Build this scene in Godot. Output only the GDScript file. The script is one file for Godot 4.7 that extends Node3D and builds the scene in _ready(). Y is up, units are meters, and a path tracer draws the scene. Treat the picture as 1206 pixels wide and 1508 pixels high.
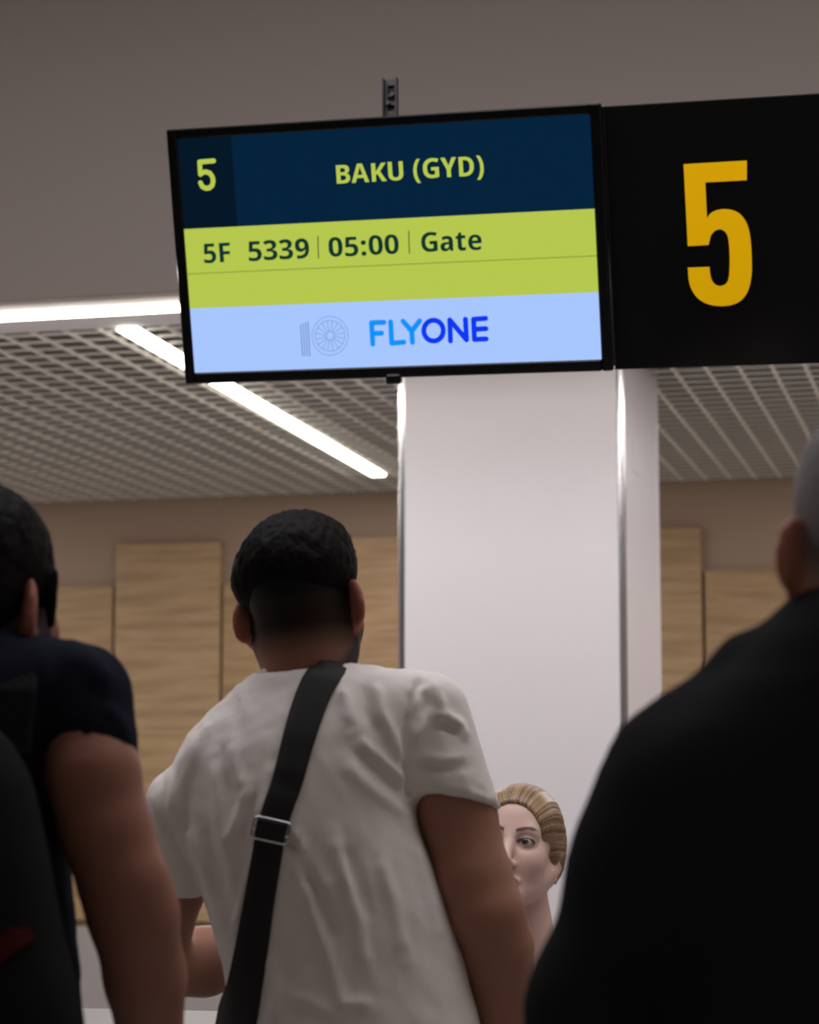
extends Node3D
# An airport check-in hall. The room's axes are the world's; people are built in a frame turned with the camera's heading.

const F := 3500.0
const CAM_H := 1.38
var pitch := atan(446.0 / F)
var yaw := atan(887.0 / (F / cos(atan(446.0 / F))))
var mats := {}
var used := {}
var rng := RandomNumberGenerator.new()
var disp: Transform3D


# ---------------------------------------------------------------- helpers
func sp(px: float, py: float, t: float) -> Vector3:   # a point of the heading frame (x right, y up, z back), t metres ahead
	var a := (px - 603.0) / F
	var b := -(py - 754.0) / F
	var d := Vector3(a, b * cos(pitch) + sin(pitch), b * sin(pitch) - cos(pitch))
	return d * (t / -d.z) + Vector3(0, CAM_H, 0)


func wp(px: float, py: float, z: float) -> Vector3:   # a point of the room at depth z
	var d := Basis(Vector3.UP, yaw) * (sp(px, py, 1.0) - Vector3(0, CAM_H, 0))
	return d * (z / d.z) + Vector3(0, CAM_H, 0)


func ds(px: float, py: float) -> Vector2:   # a point of the display's face
	var d := Basis(Vector3.UP, yaw) * (sp(px, py, 1.0) - Vector3(0, CAM_H, 0))
	var o := disp.affine_inverse() * Vector3(0, CAM_H, 0)
	var e := disp.basis.inverse() * d
	var q := o - e * (o.z / e.z)
	return Vector2(q.x, q.y)


func numbered(called: String) -> String:
	if not used.has(called):
		used[called] = 0
		return called
	used[called] += 1
	return "%s_%03d" % [called, used[called]]


func thing(called: String, label: String, category: String, at := Transform3D.IDENTITY, group := "") -> Node3D:
	var o := Node3D.new()
	o.name = numbered(called)
	o.transform = at
	tag(o, label, category, group)
	add_child(o)
	return o


func tag(o: Node3D, label: String, category: String, group := "") -> void:
	o.set_meta("label", label)
	if category:
		o.set_meta("category", category)
	if group:
		o.set_meta("group", group)


func part(called: String, mesh: Mesh, mat: Material, parent: Node, at := Transform3D.IDENTITY) -> MeshInstance3D:
	var o := MeshInstance3D.new()
	o.name = called
	o.mesh = mesh
	o.material_override = mat
	o.transform = at
	o.cast_shadow = GeometryInstance3D.SHADOW_CASTING_SETTING_ON
	parent.add_child(o, true)
	return o


func struct(called: String, mesh: Mesh, mat: Material, label: String, at := Transform3D.IDENTITY) -> MeshInstance3D:
	var o := part(called, mesh, mat, self, at)
	o.set_meta("kind", "structure")
	o.set_meta("label", label)
	return o


func mat(called: String, c: Color, rough := 0.6, metal := 0.0) -> StandardMaterial3D:
	if mats.has(called):
		return mats[called]
	var m := StandardMaterial3D.new()
	m.resource_name = called
	m.albedo_color = c
	m.roughness = rough
	m.metallic = metal
	mats[called] = m
	return m


func glow(called: String, c: Color, energy := 1.0) -> StandardMaterial3D:
	var m := mat(called, Color(0.02, 0.02, 0.02), 0.25)
	m.metallic_specular = 0.2
	m.emission_enabled = true
	m.emission = c
	m.emission_energy_multiplier = energy
	return m


func vmat(called: String, rough: float, sss := 0.0) -> StandardMaterial3D:
	var m := mat(called, Color.WHITE, rough)
	m.vertex_color_use_as_albedo = true
	if sss > 0.0:
		m.metallic_specular = 0.3
		m.subsurf_scatter_enabled = true
		m.subsurf_scatter_strength = sss
	return m


func noise_tex(freq: float, sz: int, sd: int, ramp: Gradient = null, octaves := 4) -> NoiseTexture2D:
	var n := FastNoiseLite.new()
	n.seed = sd
	n.frequency = freq
	n.fractal_octaves = octaves
	var t := NoiseTexture2D.new()
	t.noise = n
	t.width = sz
	t.height = sz
	t.seamless = true
	if ramp:
		t.color_ramp = ramp
	return t


func quad(st: SurfaceTool, a: Vector3, b: Vector3, c: Vector3, d: Vector3) -> void:   # a b c d run clockwise seen from the front
	for p in [a, b, c, a, c, d]:
		st.add_vertex(p)


# a box with chamfered edges; e = chamfer
func box(sz: Vector3, e := 0.0, at := Vector3.ZERO) -> ArrayMesh:
	var st := SurfaceTool.new()
	st.begin(Mesh.PRIMITIVE_TRIANGLES)
	add_box(st, sz, e, at)
	st.generate_normals()
	return st.commit()


func add_box(st: SurfaceTool, sz: Vector3, e := 0.0, at := Vector3.ZERO, turn := Basis.IDENTITY) -> void:
	st.set_smooth_group(-1)
	var h := sz / 2.0
	for ax in 3:
		var u := (ax + 1) % 3
		var w := (ax + 2) % 3
		for s in [-1.0, 1.0]:
			var p := []
			for k in [[-1, -1], [1, -1], [1, 1], [-1, 1]]:
				var v := Vector3.ZERO
				v[ax] = s * h[ax]
				v[u] = k[0] * (h[u] - e)
				v[w] = k[1] * (h[w] - e)
				p.append(turn * v + at)
			if s > 0:
				quad(st, p[3], p[2], p[1], p[0])
			else:
				quad(st, p[0], p[1], p[2], p[3])
	if e <= 0.0:
		return
	for ax in 3:   # the twelve chamfers, each along ax
		var u := (ax + 1) % 3
		var w := (ax + 2) % 3
		for su in [-1.0, 1.0]:
			for sw in [-1.0, 1.0]:
				var p := []
				for k in [[-1, 0], [1, 0], [1, 1], [-1, 1]]:
					var v := Vector3.ZERO
					v[ax] = k[0] * (h[ax] - e)
					v[u] = su * (h[u] - (e if k[1] else 0.0))
					v[w] = sw * (h[w] - (0.0 if k[1] else e))
					p.append(turn * v + at)
				if su * sw > 0:
					quad(st, p[0], p[3], p[2], p[1])
				else:
					quad(st, p[0], p[1], p[2], p[3])
	for sx in [-1.0, 1.0]:
		for sy in [-1.0, 1.0]:
			for sz2 in [-1.0, 1.0]:
				var s := Vector3(sx, sy, sz2)
				var p := []
				for ax in 3:
					var v := Vector3.ZERO
					for k in 3:
						v[k] = s[k] * (h[k] - (0.0 if k == ax else e))
					p.append(turn * v + at)
				if sx * sy * sz2 > 0:
					p.reverse()
				for q in p:
					st.add_vertex(q)


# a flat polygon in x, y, extruded from z0 to z1
func prism(poly: PackedVector2Array, z0: float, z1: float) -> ArrayMesh:
	var st := SurfaceTool.new()
	st.begin(Mesh.PRIMITIVE_TRIANGLES)
	st.set_smooth_group(-1)
	if not Geometry2D.is_polygon_clockwise(poly):
		poly.reverse()
	var tri := Geometry2D.triangulate_polygon(poly)
	for k in range(0, tri.size(), 3):
		var a := poly[tri[k]]
		var b := poly[tri[k + 1]]
		var c := poly[tri[k + 2]]
		if (b - a).cross(c - a) > 0:
			var s := b
			b = c
			c = s
		for p in [a, b, c]:
			st.add_vertex(Vector3(p.x, p.y, z1))
		for p in [a, c, b]:
			st.add_vertex(Vector3(p.x, p.y, z0))
	for k in poly.size():
		var a := poly[k]
		var b := poly[(k + 1) % poly.size()]
		quad(st, Vector3(a.x, a.y, z0), Vector3(b.x, b.y, z0), Vector3(b.x, b.y, z1), Vector3(a.x, a.y, z1))
	st.generate_normals()
	return st.commit()


# thick lines with round ends, lying in x, y at height z
func strokes(lines: Array, wd: float, z: float, round_ends := true) -> ArrayMesh:
	var st := SurfaceTool.new()
	st.begin(Mesh.PRIMITIVE_TRIANGLES)
	for line in lines:
		for k in line.size():
			var a: Vector2 = line[k]
			if round_ends:
				for j in 14:
					var u := a + Vector2.from_angle(TAU * j / 14) * wd / 2
					var w := a + Vector2.from_angle(TAU * (j + 1) / 14) * wd / 2
					for p in [a, w, u]:
						st.set_normal(Vector3.BACK)
						st.add_vertex(Vector3(p.x, p.y, z))
			if k + 1 < line.size():
				var b: Vector2 = line[k + 1]
				var n := (b - a).normalized().orthogonal() * wd / 2
				var q := [a + n, b + n, b - n, a - n]
				if (q[1] - q[0]).cross(q[2] - q[0]) > 0:
					q.reverse()
				for i in [0, 1, 2, 0, 2, 3]:
					st.set_normal(Vector3.BACK)
					st.add_vertex(Vector3(q[i].x, q[i].y, z))
	return st.commit()


func tube_into(st: SurfaceTool, path: Array, r: float, sides := 8, closed := false) -> void:
	var rings := []
	var up := Vector3(0.31, 0.55, 0.77).normalized()
	for k in path.size():
		var a: Vector3 = path[(k - 1 + path.size()) % path.size()] if closed or k > 0 else path[k]
		var b: Vector3 = path[(k + 1) % path.size()] if closed or k + 1 < path.size() else path[k]
		var d := (b - a).normalized()
		var x := up.cross(d).normalized()
		up = d.cross(x).normalized()
		var ring := []
		for j in sides:
			ring.append(path[k] + (x * cos(TAU * j / sides) + up * sin(TAU * j / sides)) * r)
		rings.append(ring)
	st.set_smooth_group(0)
	var n := path.size() if closed else path.size() - 1
	for k in n:
		var p: Array = rings[k]
		var q: Array = rings[(k + 1) % path.size()]
		for j in sides:
			var i := (j + 1) % sides
			quad(st, p[j], q[j], q[i], p[i])
	if not closed:
		for j in range(1, sides - 1):
			for v in [rings[0][0], rings[0][j], rings[0][j + 1], rings[-1][0], rings[-1][j + 1], rings[-1][j]]:
				st.add_vertex(v)


func tube(path: Array, r: float, sides := 8, closed := false) -> ArrayMesh:
	var st := SurfaceTool.new()
	st.begin(Mesh.PRIMITIVE_TRIANGLES)
	tube_into(st, path, r, sides, closed)
	st.generate_normals()
	return st.commit()


func lathe(profile: Array, sides := 24) -> ArrayMesh:   # [radius, height] from the bottom up
	var st := SurfaceTool.new()
	st.begin(Mesh.PRIMITIVE_TRIANGLES)
	for k in profile.size() - 1:
		st.set_smooth_group(k)
		for j in sides:
			var u := Vector2.from_angle(TAU * j / sides)
			var w := Vector2.from_angle(TAU * (j + 1) / sides)
			var a: Array = profile[k]
			var b: Array = profile[k + 1]
			quad(st, Vector3(u.x * a[0], a[1], u.y * a[0]), Vector3(w.x * a[0], a[1], w.y * a[0]), Vector3(w.x * b[0], b[1], w.y * b[0]), Vector3(u.x * b[0], b[1], u.y * b[0]))
	st.generate_normals()
	return st.commit()


func area(called: String, at: Transform3D, size: Vector2, radiance: float, c: Color) -> void:   # shines along its -z
	var l := AreaLight3D.new()
	l.name = called
	l.area_size = size
	l.area_normalize_energy = true
	l.light_energy = radiance * size.x * size.y / PI
	l.light_color = c
	l.area_range = 30.0
	l.area_attenuation = 2.0
	l.shadow_enabled = true
	l.transform = at
	add_child(l)


# ---------------------------------------------------------------- a distance field meshed as surface nets
class Field:
	var lo: Vector3
	var c: float
	var nx: int
	var ny: int
	var nz: int
	var v: PackedFloat32Array
	var i0: Vector3i
	var i1: Vector3i

	func _init(a: Vector3, b: Vector3, cell: float) -> void:
		lo = a
		c = cell
		nx = int(ceil((b.x - a.x) / c)) + 1
		ny = int(ceil((b.y - a.y) / c)) + 1
		nz = int(ceil((b.z - a.z) / c)) + 1
		v.resize(nx * ny * nz)
		v.fill(1.0)

	func span(a: Vector3, b: Vector3) -> void:
		i0 = Vector3i(maxi(0, int((a.x - lo.x) / c)), maxi(0, int((a.y - lo.y) / c)), maxi(0, int((a.z - lo.z) / c)))
		i1 = Vector3i(mini(nx, int((b.x - lo.x) / c) + 2), mini(ny, int((b.y - lo.y) / c) + 2), mini(nz, int((b.z - lo.z) / c) + 2))

	# a tapered capsule; its end at b may be cut flat by the plane through cut with the normal cn
	func cap(a: Vector3, b: Vector3, ra: float, rb: float, k := 0.02, cn := Vector3.ZERO, cut := Vector3.ZERO) -> void:
		var m := maxf(ra, rb) + k + 3.0 * c
		span(a.min(b) - Vector3(m, m, m), a.max(b) + Vector3(m, m, m))
		var ab := b - a
		var l2 := maxf(ab.length_squared(), 1e-9)
		var flat := cn != Vector3.ZERO
		for z in range(i0.z, i1.z):
			for y in range(i0.y, i1.y):
				var at := (z * ny + y) * nx
				for x in range(i0.x, i1.x):
					var p := lo + Vector3(x, y, z) * c
					var t := clampf((p - a).dot(ab) / l2, 0.0, 1.0)
					var d := p.distance_to(a + ab * t) - ra - (rb - ra) * t
					if flat:
						d = maxf(d, (p - cut).dot(cn))
					var o := v[at + x]
					var h := k - absf(d - o)
					v[at + x] = minf(d, o) - (h * h / (4.0 * k) if h > 0.0 else 0.0)

	func chain(pts: Array, k := 0.02) -> void:   # [point, radius] ...
		for i in pts.size() - 1:
			cap(pts[i][0], pts[i + 1][0], pts[i][1], pts[i + 1][1], k)

	func ell(e: Vector3, r: Vector3, turn := Basis.IDENTITY, k := 0.02, less := false) -> void:
		var big := maxf(r.x, maxf(r.y, r.z)) + k + 3.0 * c
		span(e - Vector3(big, big, big), e + Vector3(big, big, big))
		var inv := turn.inverse()
		for z in range(i0.z, i1.z):
			for y in range(i0.y, i1.y):
				var at := (z * ny + y) * nx
				for x in range(i0.x, i1.x):
					var q := inv * (lo + Vector3(x, y, z) * c - e)
					var g := q / r
					var n := g.length()
					var d := n * (n - 1.0) / maxf((g / r).length(), 1e-6)
					if n < 1e-4:
						d = -minf(r.x, minf(r.y, r.z))
					var o := v[at + x]
					if less:
						d = -d
						var h := k - absf(d - o)
						v[at + x] = maxf(d, o) + (h * h / (4.0 * k) if h > 0.0 else 0.0)
					else:
						var h := k - absf(d - o)
						v[at + x] = minf(d, o) - (h * h / (4.0 * k) if h > 0.0 else 0.0)

	# a trunk: rows of [s, left, right, half depth, depth offset, roundness] down the axis es
	func loft(o: Vector3, eu: Vector3, es: Vector3, ez: Vector3, rows: Array, k := 0.02, pw := 2.3) -> void:
		var s0: float = rows[0][0]
		var s1: float = rows[-1][0]
		var steps := 160
		var tab := []
		for i in steps + 1:
			var s := lerpf(s0, s1, float(i) / steps)
			var j := 0
			while j < rows.size() - 2 and s > rows[j + 1][0]:
				j += 1
			var t: float = (s - rows[j][0]) / (rows[j + 1][0] - rows[j][0])
			var row := []
			for q in range(1, 5):
				row.append(cubic_interpolate(rows[j][q], rows[j + 1][q], rows[maxi(j - 1, 0)][q], rows[mini(j + 2, rows.size() - 1)][q], t))
			tab.append(row)
		for z in nz:
			for y in ny:
				var at := (z * ny + y) * nx
				for x in nx:
					var p := lo + Vector3(x, y, z) * c - o
					var s := p.dot(es)
					if s < s0 - 0.05 or s > s1 + 0.05:
						continue
					var r: Array = tab[clampi(int((s - s0) / (s1 - s0) * steps + 0.5), 0, steps)]
					var hw: float = (r[1] - r[0]) / 2.0
					var hd: float = r[2]
					var gu: float = absf(p.dot(eu) - (r[0] + r[1]) / 2.0) / hw
					var gz: float = absf(p.dot(ez) - r[3]) / hd
					if gu > 2.0 or gz > 2.0:
						continue
					var d := (pow(pow(gu, pw) + pow(gz, pw), 1.0 / pw) - 1.0) * minf(hw, hd)
					d = maxf(d, maxf(s0 - s, s - s1))
					var e := v[at + x]
					var h := k - absf(d - e)
					v[at + x] = minf(d, e) - (h * h / (4.0 * k) if h > 0.0 else 0.0)

	func cut(at: Vector3, n: Vector3) -> void:   # takes away what lies beyond a plane
		for z in nz:
			for y in ny:
				for x in nx:
					var i := (z * ny + y) * nx + x
					v[i] = maxf(v[i], (lo + Vector3(x, y, z) * c - at).dot(n))

	func ruffle(f: Callable) -> void:   # moves the surface out by f(point)
		for z in nz:
			for y in ny:
				for x in nx:
					var i := (z * ny + y) * nx + x
					if absf(v[i]) < 0.03:
						v[i] -= f.call(lo + Vector3(x, y, z) * c)

	func value(p: Vector3) -> float:
		var q := (p - lo) / c
		var x := clampi(int(q.x), 0, nx - 2)
		var y := clampi(int(q.y), 0, ny - 2)
		var z := clampi(int(q.z), 0, nz - 2)
		var f := q - Vector3(x, y, z)
		var i := (z * ny + y) * nx + x
		var j := i + nx * ny
		return lerpf(
			lerpf(lerpf(v[i], v[i + 1], f.x), lerpf(v[i + nx], v[i + nx + 1], f.x), f.y),
			lerpf(lerpf(v[j], v[j + 1], f.x), lerpf(v[j + nx], v[j + nx + 1], f.x), f.y), f.z)

	func hit(p: Vector3, dir: Vector3, reach: float) -> Vector3:   # first point inside, going from p along dir
		var n := int(reach / (c * 0.5))
		for i in n:
			var q := p + dir * (c * 0.5 * i)
			if value(q) < 0.0:
				return q
		return p + dir * reach

	func nets(relax := 1) -> Array:
		var vs := PackedVector3Array()
		var ix := PackedInt32Array()
		var cells := PackedInt32Array()
		cells.resize(v.size())
		cells.fill(-1)
		var sy := nx
		var sz := nx * ny
		var off := [0, 1, sy, sy + 1, sz, sz + 1, sz + sy, sz + sy + 1]
		var cor := [Vector3(0, 0, 0), Vector3(1, 0, 0), Vector3(0, 1, 0), Vector3(1, 1, 0), Vector3(0, 0, 1), Vector3(1, 0, 1), Vector3(0, 1, 1), Vector3(1, 1, 1)]
		var edges := [[0, 1], [2, 3], [4, 5], [6, 7], [0, 2], [1, 3], [4, 6], [5, 7], [0, 4], [1, 5], [2, 6], [3, 7]]
		for z in nz - 1:
			for y in ny - 1:
				var row := z * sz + y * sy
				for x in nx - 1:
					var i := row + x
					var a := v[i] < 0.0
					if (v[i + 1] < 0.0) == a and (v[i + sy] < 0.0) == a and (v[i + sy + 1] < 0.0) == a and (v[i + sz] < 0.0) == a and (v[i + sz + 1] < 0.0) == a and (v[i + sz + sy] < 0.0) == a and (v[i + sz + sy + 1] < 0.0) == a:
						continue
					var sum := Vector3.ZERO
					var n := 0
					for e in edges:
						var p: float = v[i + off[e[0]]]
						var q: float = v[i + off[e[1]]]
						if (p < 0.0) != (q < 0.0):
							sum += cor[e[0]].lerp(cor[e[1]], p / (p - q))
							n += 1
					cells[i] = vs.size()
					vs.append(lo + (Vector3(x, y, z) + sum / n) * c)
					if x and y and z:
						if (v[i + 1] < 0.0) != a:
							face(ix, cells[i - sy - sz], cells[i - sz], cells[i], cells[i - sy], a)
						if (v[i + sy] < 0.0) != a:
							face(ix, cells[i - sz - 1], cells[i - 1], cells[i], cells[i - sz], a)
						if (v[i + sz] < 0.0) != a:
							face(ix, cells[i - 1 - sy], cells[i - sy], cells[i], cells[i - 1], a)
		for r in relax:
			var acc := PackedVector3Array()
			acc.resize(vs.size())
			var cnt := PackedFloat32Array()
			cnt.resize(vs.size())
			for t in range(0, ix.size(), 3):
				for k in 3:
					var i := ix[t + k]
					acc[i] += vs[ix[t + (k + 1) % 3]] + vs[ix[t + (k + 2) % 3]]
					cnt[i] += 2.0
			for i in vs.size():
				if cnt[i] > 0.0:
					vs[i] = vs[i].lerp(acc[i] / cnt[i], 0.5)
		return [vs, ix]

	func face(ix: PackedInt32Array, a: int, b: int, d: int, e: int, inside: bool) -> void:
		if a < 0 or b < 0 or d < 0 or e < 0:
			return
		if inside:
			ix.append_array([a, e, d, a, d, b])
		else:
			ix.append_array([a, b, d, a, d, e])


func normals(vs: PackedVector3Array, ix: PackedInt32Array) -> PackedVector3Array:
	var ns := PackedVector3Array()
	ns.resize(vs.size())
	for t in range(0, ix.size(), 3):
		var a := vs[ix[t]]
		var n := (vs[ix[t + 2]] - a).cross(vs[ix[t + 1]] - a)
		ns[ix[t]] += n
		ns[ix[t + 1]] += n
		ns[ix[t + 2]] += n
	for i in ns.size():
		ns[i] = ns[i].normalized()
	return ns


# joins [vertices, indices] pieces to one mesh whose origin is base; paint(point, normal) gives a linear base colour
func fuse(pieces: Array, base: Vector3, paint = null) -> ArrayMesh:
	var vs := PackedVector3Array()
	var ns := PackedVector3Array()
	var ix := PackedInt32Array()
	var cs := PackedColorArray()
	for p in pieces:
		var at := vs.size()
		var n := normals(p[0], p[1])
		for i in p[1]:
			ix.append(i + at)
		if paint != null:
			for i in p[0].size():
				cs.append(paint.call(p[0][i], n[i]))
		for q in p[0]:
			vs.append(q - base)
		ns.append_array(n)
	var arr := []
	arr.resize(Mesh.ARRAY_MAX)
	arr[Mesh.ARRAY_VERTEX] = vs
	arr[Mesh.ARRAY_NORMAL] = ns
	arr[Mesh.ARRAY_INDEX] = ix
	if paint != null:
		arr[Mesh.ARRAY_COLOR] = cs
	var m := ArrayMesh.new()
	m.add_surface_from_arrays(Mesh.PRIMITIVE_TRIANGLES, arr)
	return m


func bounds(pts: Array, m: float) -> Array:
	var a: Vector3 = pts[0]
	var b: Vector3 = pts[0]
	for p in pts:
		a = a.min(p)
		b = b.max(p)
	return [a - Vector3(m, m, m), b + Vector3(m, m, m)]


func limb(pts: Array, cell: float, k := 0.008) -> Array:   # [point, radius] ... as a mesh of its own
	var only := []
	for p in pts:
		only.append(p[0])
	var b := bounds(only, 0.085)
	var f := Field.new(b[0], b[1], cell)
	f.chain(pts, k)
	return f.nets()


# ---------------------------------------------------------------- anatomy
# a head: q is in metres, x to the person's right, y up, the face towards -z, the eyes at y = 0
func head_field(o: Vector3, b: Basis, s: float, cell: float, neck_to: Vector3, neck_r: float, female: bool, ear := 0.0775, ear_out := 0.42) -> Field:
	var at := func(x: float, y: float, z: float) -> Vector3: return o + b * (Vector3(x, y, z) * s)
	var bb := bounds([o + Vector3(0, 0.125, 0) * s, o - Vector3(0, 0.14, 0) * s, o + Vector3(0.1, 0, 0.11) * s, o - Vector3(0.1, 0, 0.13) * s, neck_to], 0.0)
	var f := Field.new(bb[0] - Vector3(0.03, 0.01, 0.03), bb[1] + Vector3(0.03, 0.02, 0.03), cell)
	f.ell(at.call(0, 0.034, 0.012), (Vector3(0.071, 0.078, 0.09) if female else Vector3(0.074, 0.086, 0.094)) * s, b, 0.02)
	f.ell(at.call(0, 0.03, -0.038), Vector3(0.062, 0.062, 0.055) * s, b, 0.03 * s)
	f.ell(at.call(0, -0.045, -0.04), Vector3(0.057 if female else 0.06, 0.068, 0.05) * s, b, 0.03 * s)
	for e in [-1.0, 1.0]:
		f.cap(at.call(0.055 * e, -0.05, 0.0), at.call(0.012 * e, -0.1, -0.066), 0.021 * s, 0.016 * s, 0.03 * s)
		f.ell(at.call(0.038 * e, -0.03, -0.066), Vector3(0.02, 0.02, 0.018) * s, b, 0.035 * s)
	f.ell(at.call(0, -0.101, -0.076), Vector3(0.02, 0.016, 0.017) * s, b, 0.02 * s)
	f.cap(at.call(0.034, 0.019, -0.078), at.call(-0.034, 0.019, -0.078), 0.012 * s, 0.012 * s, 0.016 * s)
	for e in [-1.0, 1.0]:   # sockets, then the lids round each eyeball
		f.ell(at.call(0.031 * e, -0.001, -0.099), Vector3(0.019, 0.012, 0.013) * s, b, 0.014 * s, true)
		f.ell(at.call(0.031 * e, -0.0005, -0.0805), Vector3(0.0155, 0.0135, 0.0135) * s, b, 0.006 * s)
		f.ell(at.call(0.031 * e, -0.001, -0.0955), Vector3(0.0148 if female else 0.0135, 0.005, 0.012) * s, b, 0.002 * s, true)
	f.cap(at.call(0, 0.006, -0.088), at.call(0, -0.036, -0.111), 0.0085 * s, 0.0105 * s, 0.014 * s)
	f.ell(at.call(0, -0.039, -0.111), Vector3(0.0105, 0.0095, 0.0095) * s, b, 0.006 * s)
	for e in [-1.0, 1.0]:
		f.ell(at.call(0.0115 * e, -0.044, -0.101), Vector3(0.0075, 0.0075, 0.0095) * s, b, 0.006 * s)
		f.ell(at.call(0.007 * e, -0.0515, -0.106), Vector3(0.0038, 0.004, 0.005) * s, b, 0.003 * s, true)
		f.cap(at.call(0, -0.0665, -0.0965), at.call(0.021 * e, -0.0715, -0.0855), 0.0068 * s, 0.0035 * s, 0.008 * s)
		f.cap(at.call(0, -0.0775, -0.0945), at.call(0.02 * e, -0.073, -0.0855), 0.0072 * s, 0.0035 * s, 0.008 * s)
	f.cap(at.call(-0.024, -0.072, -0.0945), at.call(0, -0.0715, -0.1055), 0.0018 * s, 0.0018 * s, 0.001)
	for e in [-1.0, 1.0]:   # ears: a dish with a rim
		var t := b * Basis(Vector3.UP, ear_out * e) * Basis(Vector3.RIGHT, -0.18)
		f.ell(at.call(ear * e, -0.012, 0.014), Vector3(0.0078, 0.034, 0.0205) * s, t, 0.006 * s)
		if ear_out < 0.5:
			f.ell(at.call((ear + 0.0085 * cos(ear_out)) * e, -0.008, 0.012 - 0.0085 * sin(ear_out)), Vector3(0.0055, 0.021, 0.0115) * s, t, 0.004 * s, true)
		f.ell(at.call((ear - 0.003) * e, -0.041, 0.004), Vector3(0.007, 0.01, 0.009) * s, b, 0.006 * s)
	f.cap(at.call(0, -0.045, 0.022), neck_to, neck_r * 0.95, neck_r, 0.035)
	return f


func skin_tone(base: Color, q: Vector3, female: bool, beard := 0.0) -> Color:
	var c := base
	if q.length() > 0.2:
		return c
	var red := Color(base.r * 0.95, base.g * 0.55, base.b * 0.5)
	c = c.lerp(red, (0.06 if female else 0.3) * smoothstep(0.04, 0.005, Vector2(absf(q.x) - 0.042, q.y + 0.038).length()) * float(q.z < -0.03))
	if absf(q.x) > 0.072:
		c = c.lerp(red, 0.2 if female else 0.5)
	if q.z < -0.08 and absf(q.x) < 0.0235:
		var lip := absf(q.y + 0.0725) - lerpf(0.0095, 0.002, absf(q.x) / 0.0235)
		c = c.lerp(Color(0.42, 0.13, 0.12) if female else red, smoothstep(0.003, -0.001, lip) * 0.85)
	if q.z < -0.05 and absf(q.x) > 0.011 and absf(q.x) < 0.052:   # eyebrows, and lashes along the lids
		var x := absf(q.x)
		var arch := 0.0185 + 0.006 * sin(clampf((x - 0.012) / 0.036, 0.0, 1.0) * 2.3)
		c = c.lerp(Color(0.055, 0.03, 0.02), 0.85 * smoothstep(0.0045, 0.002, absf(q.y - arch) + 0.004 * smoothstep(0.04, 0.052, x)))
		var lash := absf(Vector2((x - 0.031) / 0.0145, (q.y + 0.0005) / 0.0062).length() - 1.0)
		if female:
			c = c.lerp(Color(0.16, 0.09, 0.075), 0.45 * smoothstep(1.9, 0.9, Vector2((x - 0.032) / 0.0165, (q.y - 0.003) / 0.0105).length()))
		if q.z < -0.084:
			c = c.lerp(Color(0.03, 0.018, 0.015), (0.85 if female else 0.6) * smoothstep(0.4, 0.12, lash) * (1.0 if q.y > -0.002 else 0.55))
	if beard > 0.0:
		var zone := smoothstep(-0.035, -0.055, q.y + 0.35 * maxf(q.z + 0.02, -0.045)) * smoothstep(0.03, 0.0, q.z) * smoothstep(-0.15, -0.12, q.y)
		if absf(q.x) < 0.0235 and absf(q.y + 0.0725) < 0.008 and q.z < -0.08:
			zone = 0.0
		c = c.lerp(Color(0.012, 0.009, 0.008), beard * zone)
	return c


func eyeballs(person: Node3D, o: Vector3, b: Basis, s: float, base: Vector3, gaze: Vector3, iris: Color, big := 0.54) -> void:
	for e in [-1.0, 1.0]:
		var r := 0.0118 * s
		var at := o + b * (Vector3(0.031 * e, -0.0005, -0.0812) * s)
		var sph := SphereMesh.new()
		sph.radius = r
		sph.height = 2 * r
		sph.radial_segments = 48
		sph.rings = 32
		var arr := sph.get_mesh_arrays()
		var cs := PackedColorArray()
		for p in arr[Mesh.ARRAY_VERTEX]:
			var a: float = p.normalized().angle_to(gaze)
			var c := Color(0.45, 0.41, 0.40)
			if a < big:
				c = iris * (0.45 if a > big * 0.85 else 1.0)
			if a < big * 0.48:
				c = Color(0.004, 0.004, 0.004)
			cs.append(c)
		arr[Mesh.ARRAY_COLOR] = cs
		var m := ArrayMesh.new()
		m.add_surface_from_arrays(Mesh.PRIMITIVE_TRIANGLES, arr)
		part("eye", m, vmat("eye", 0.08), person, Transform3D(Basis.IDENTITY, at - base))


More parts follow.
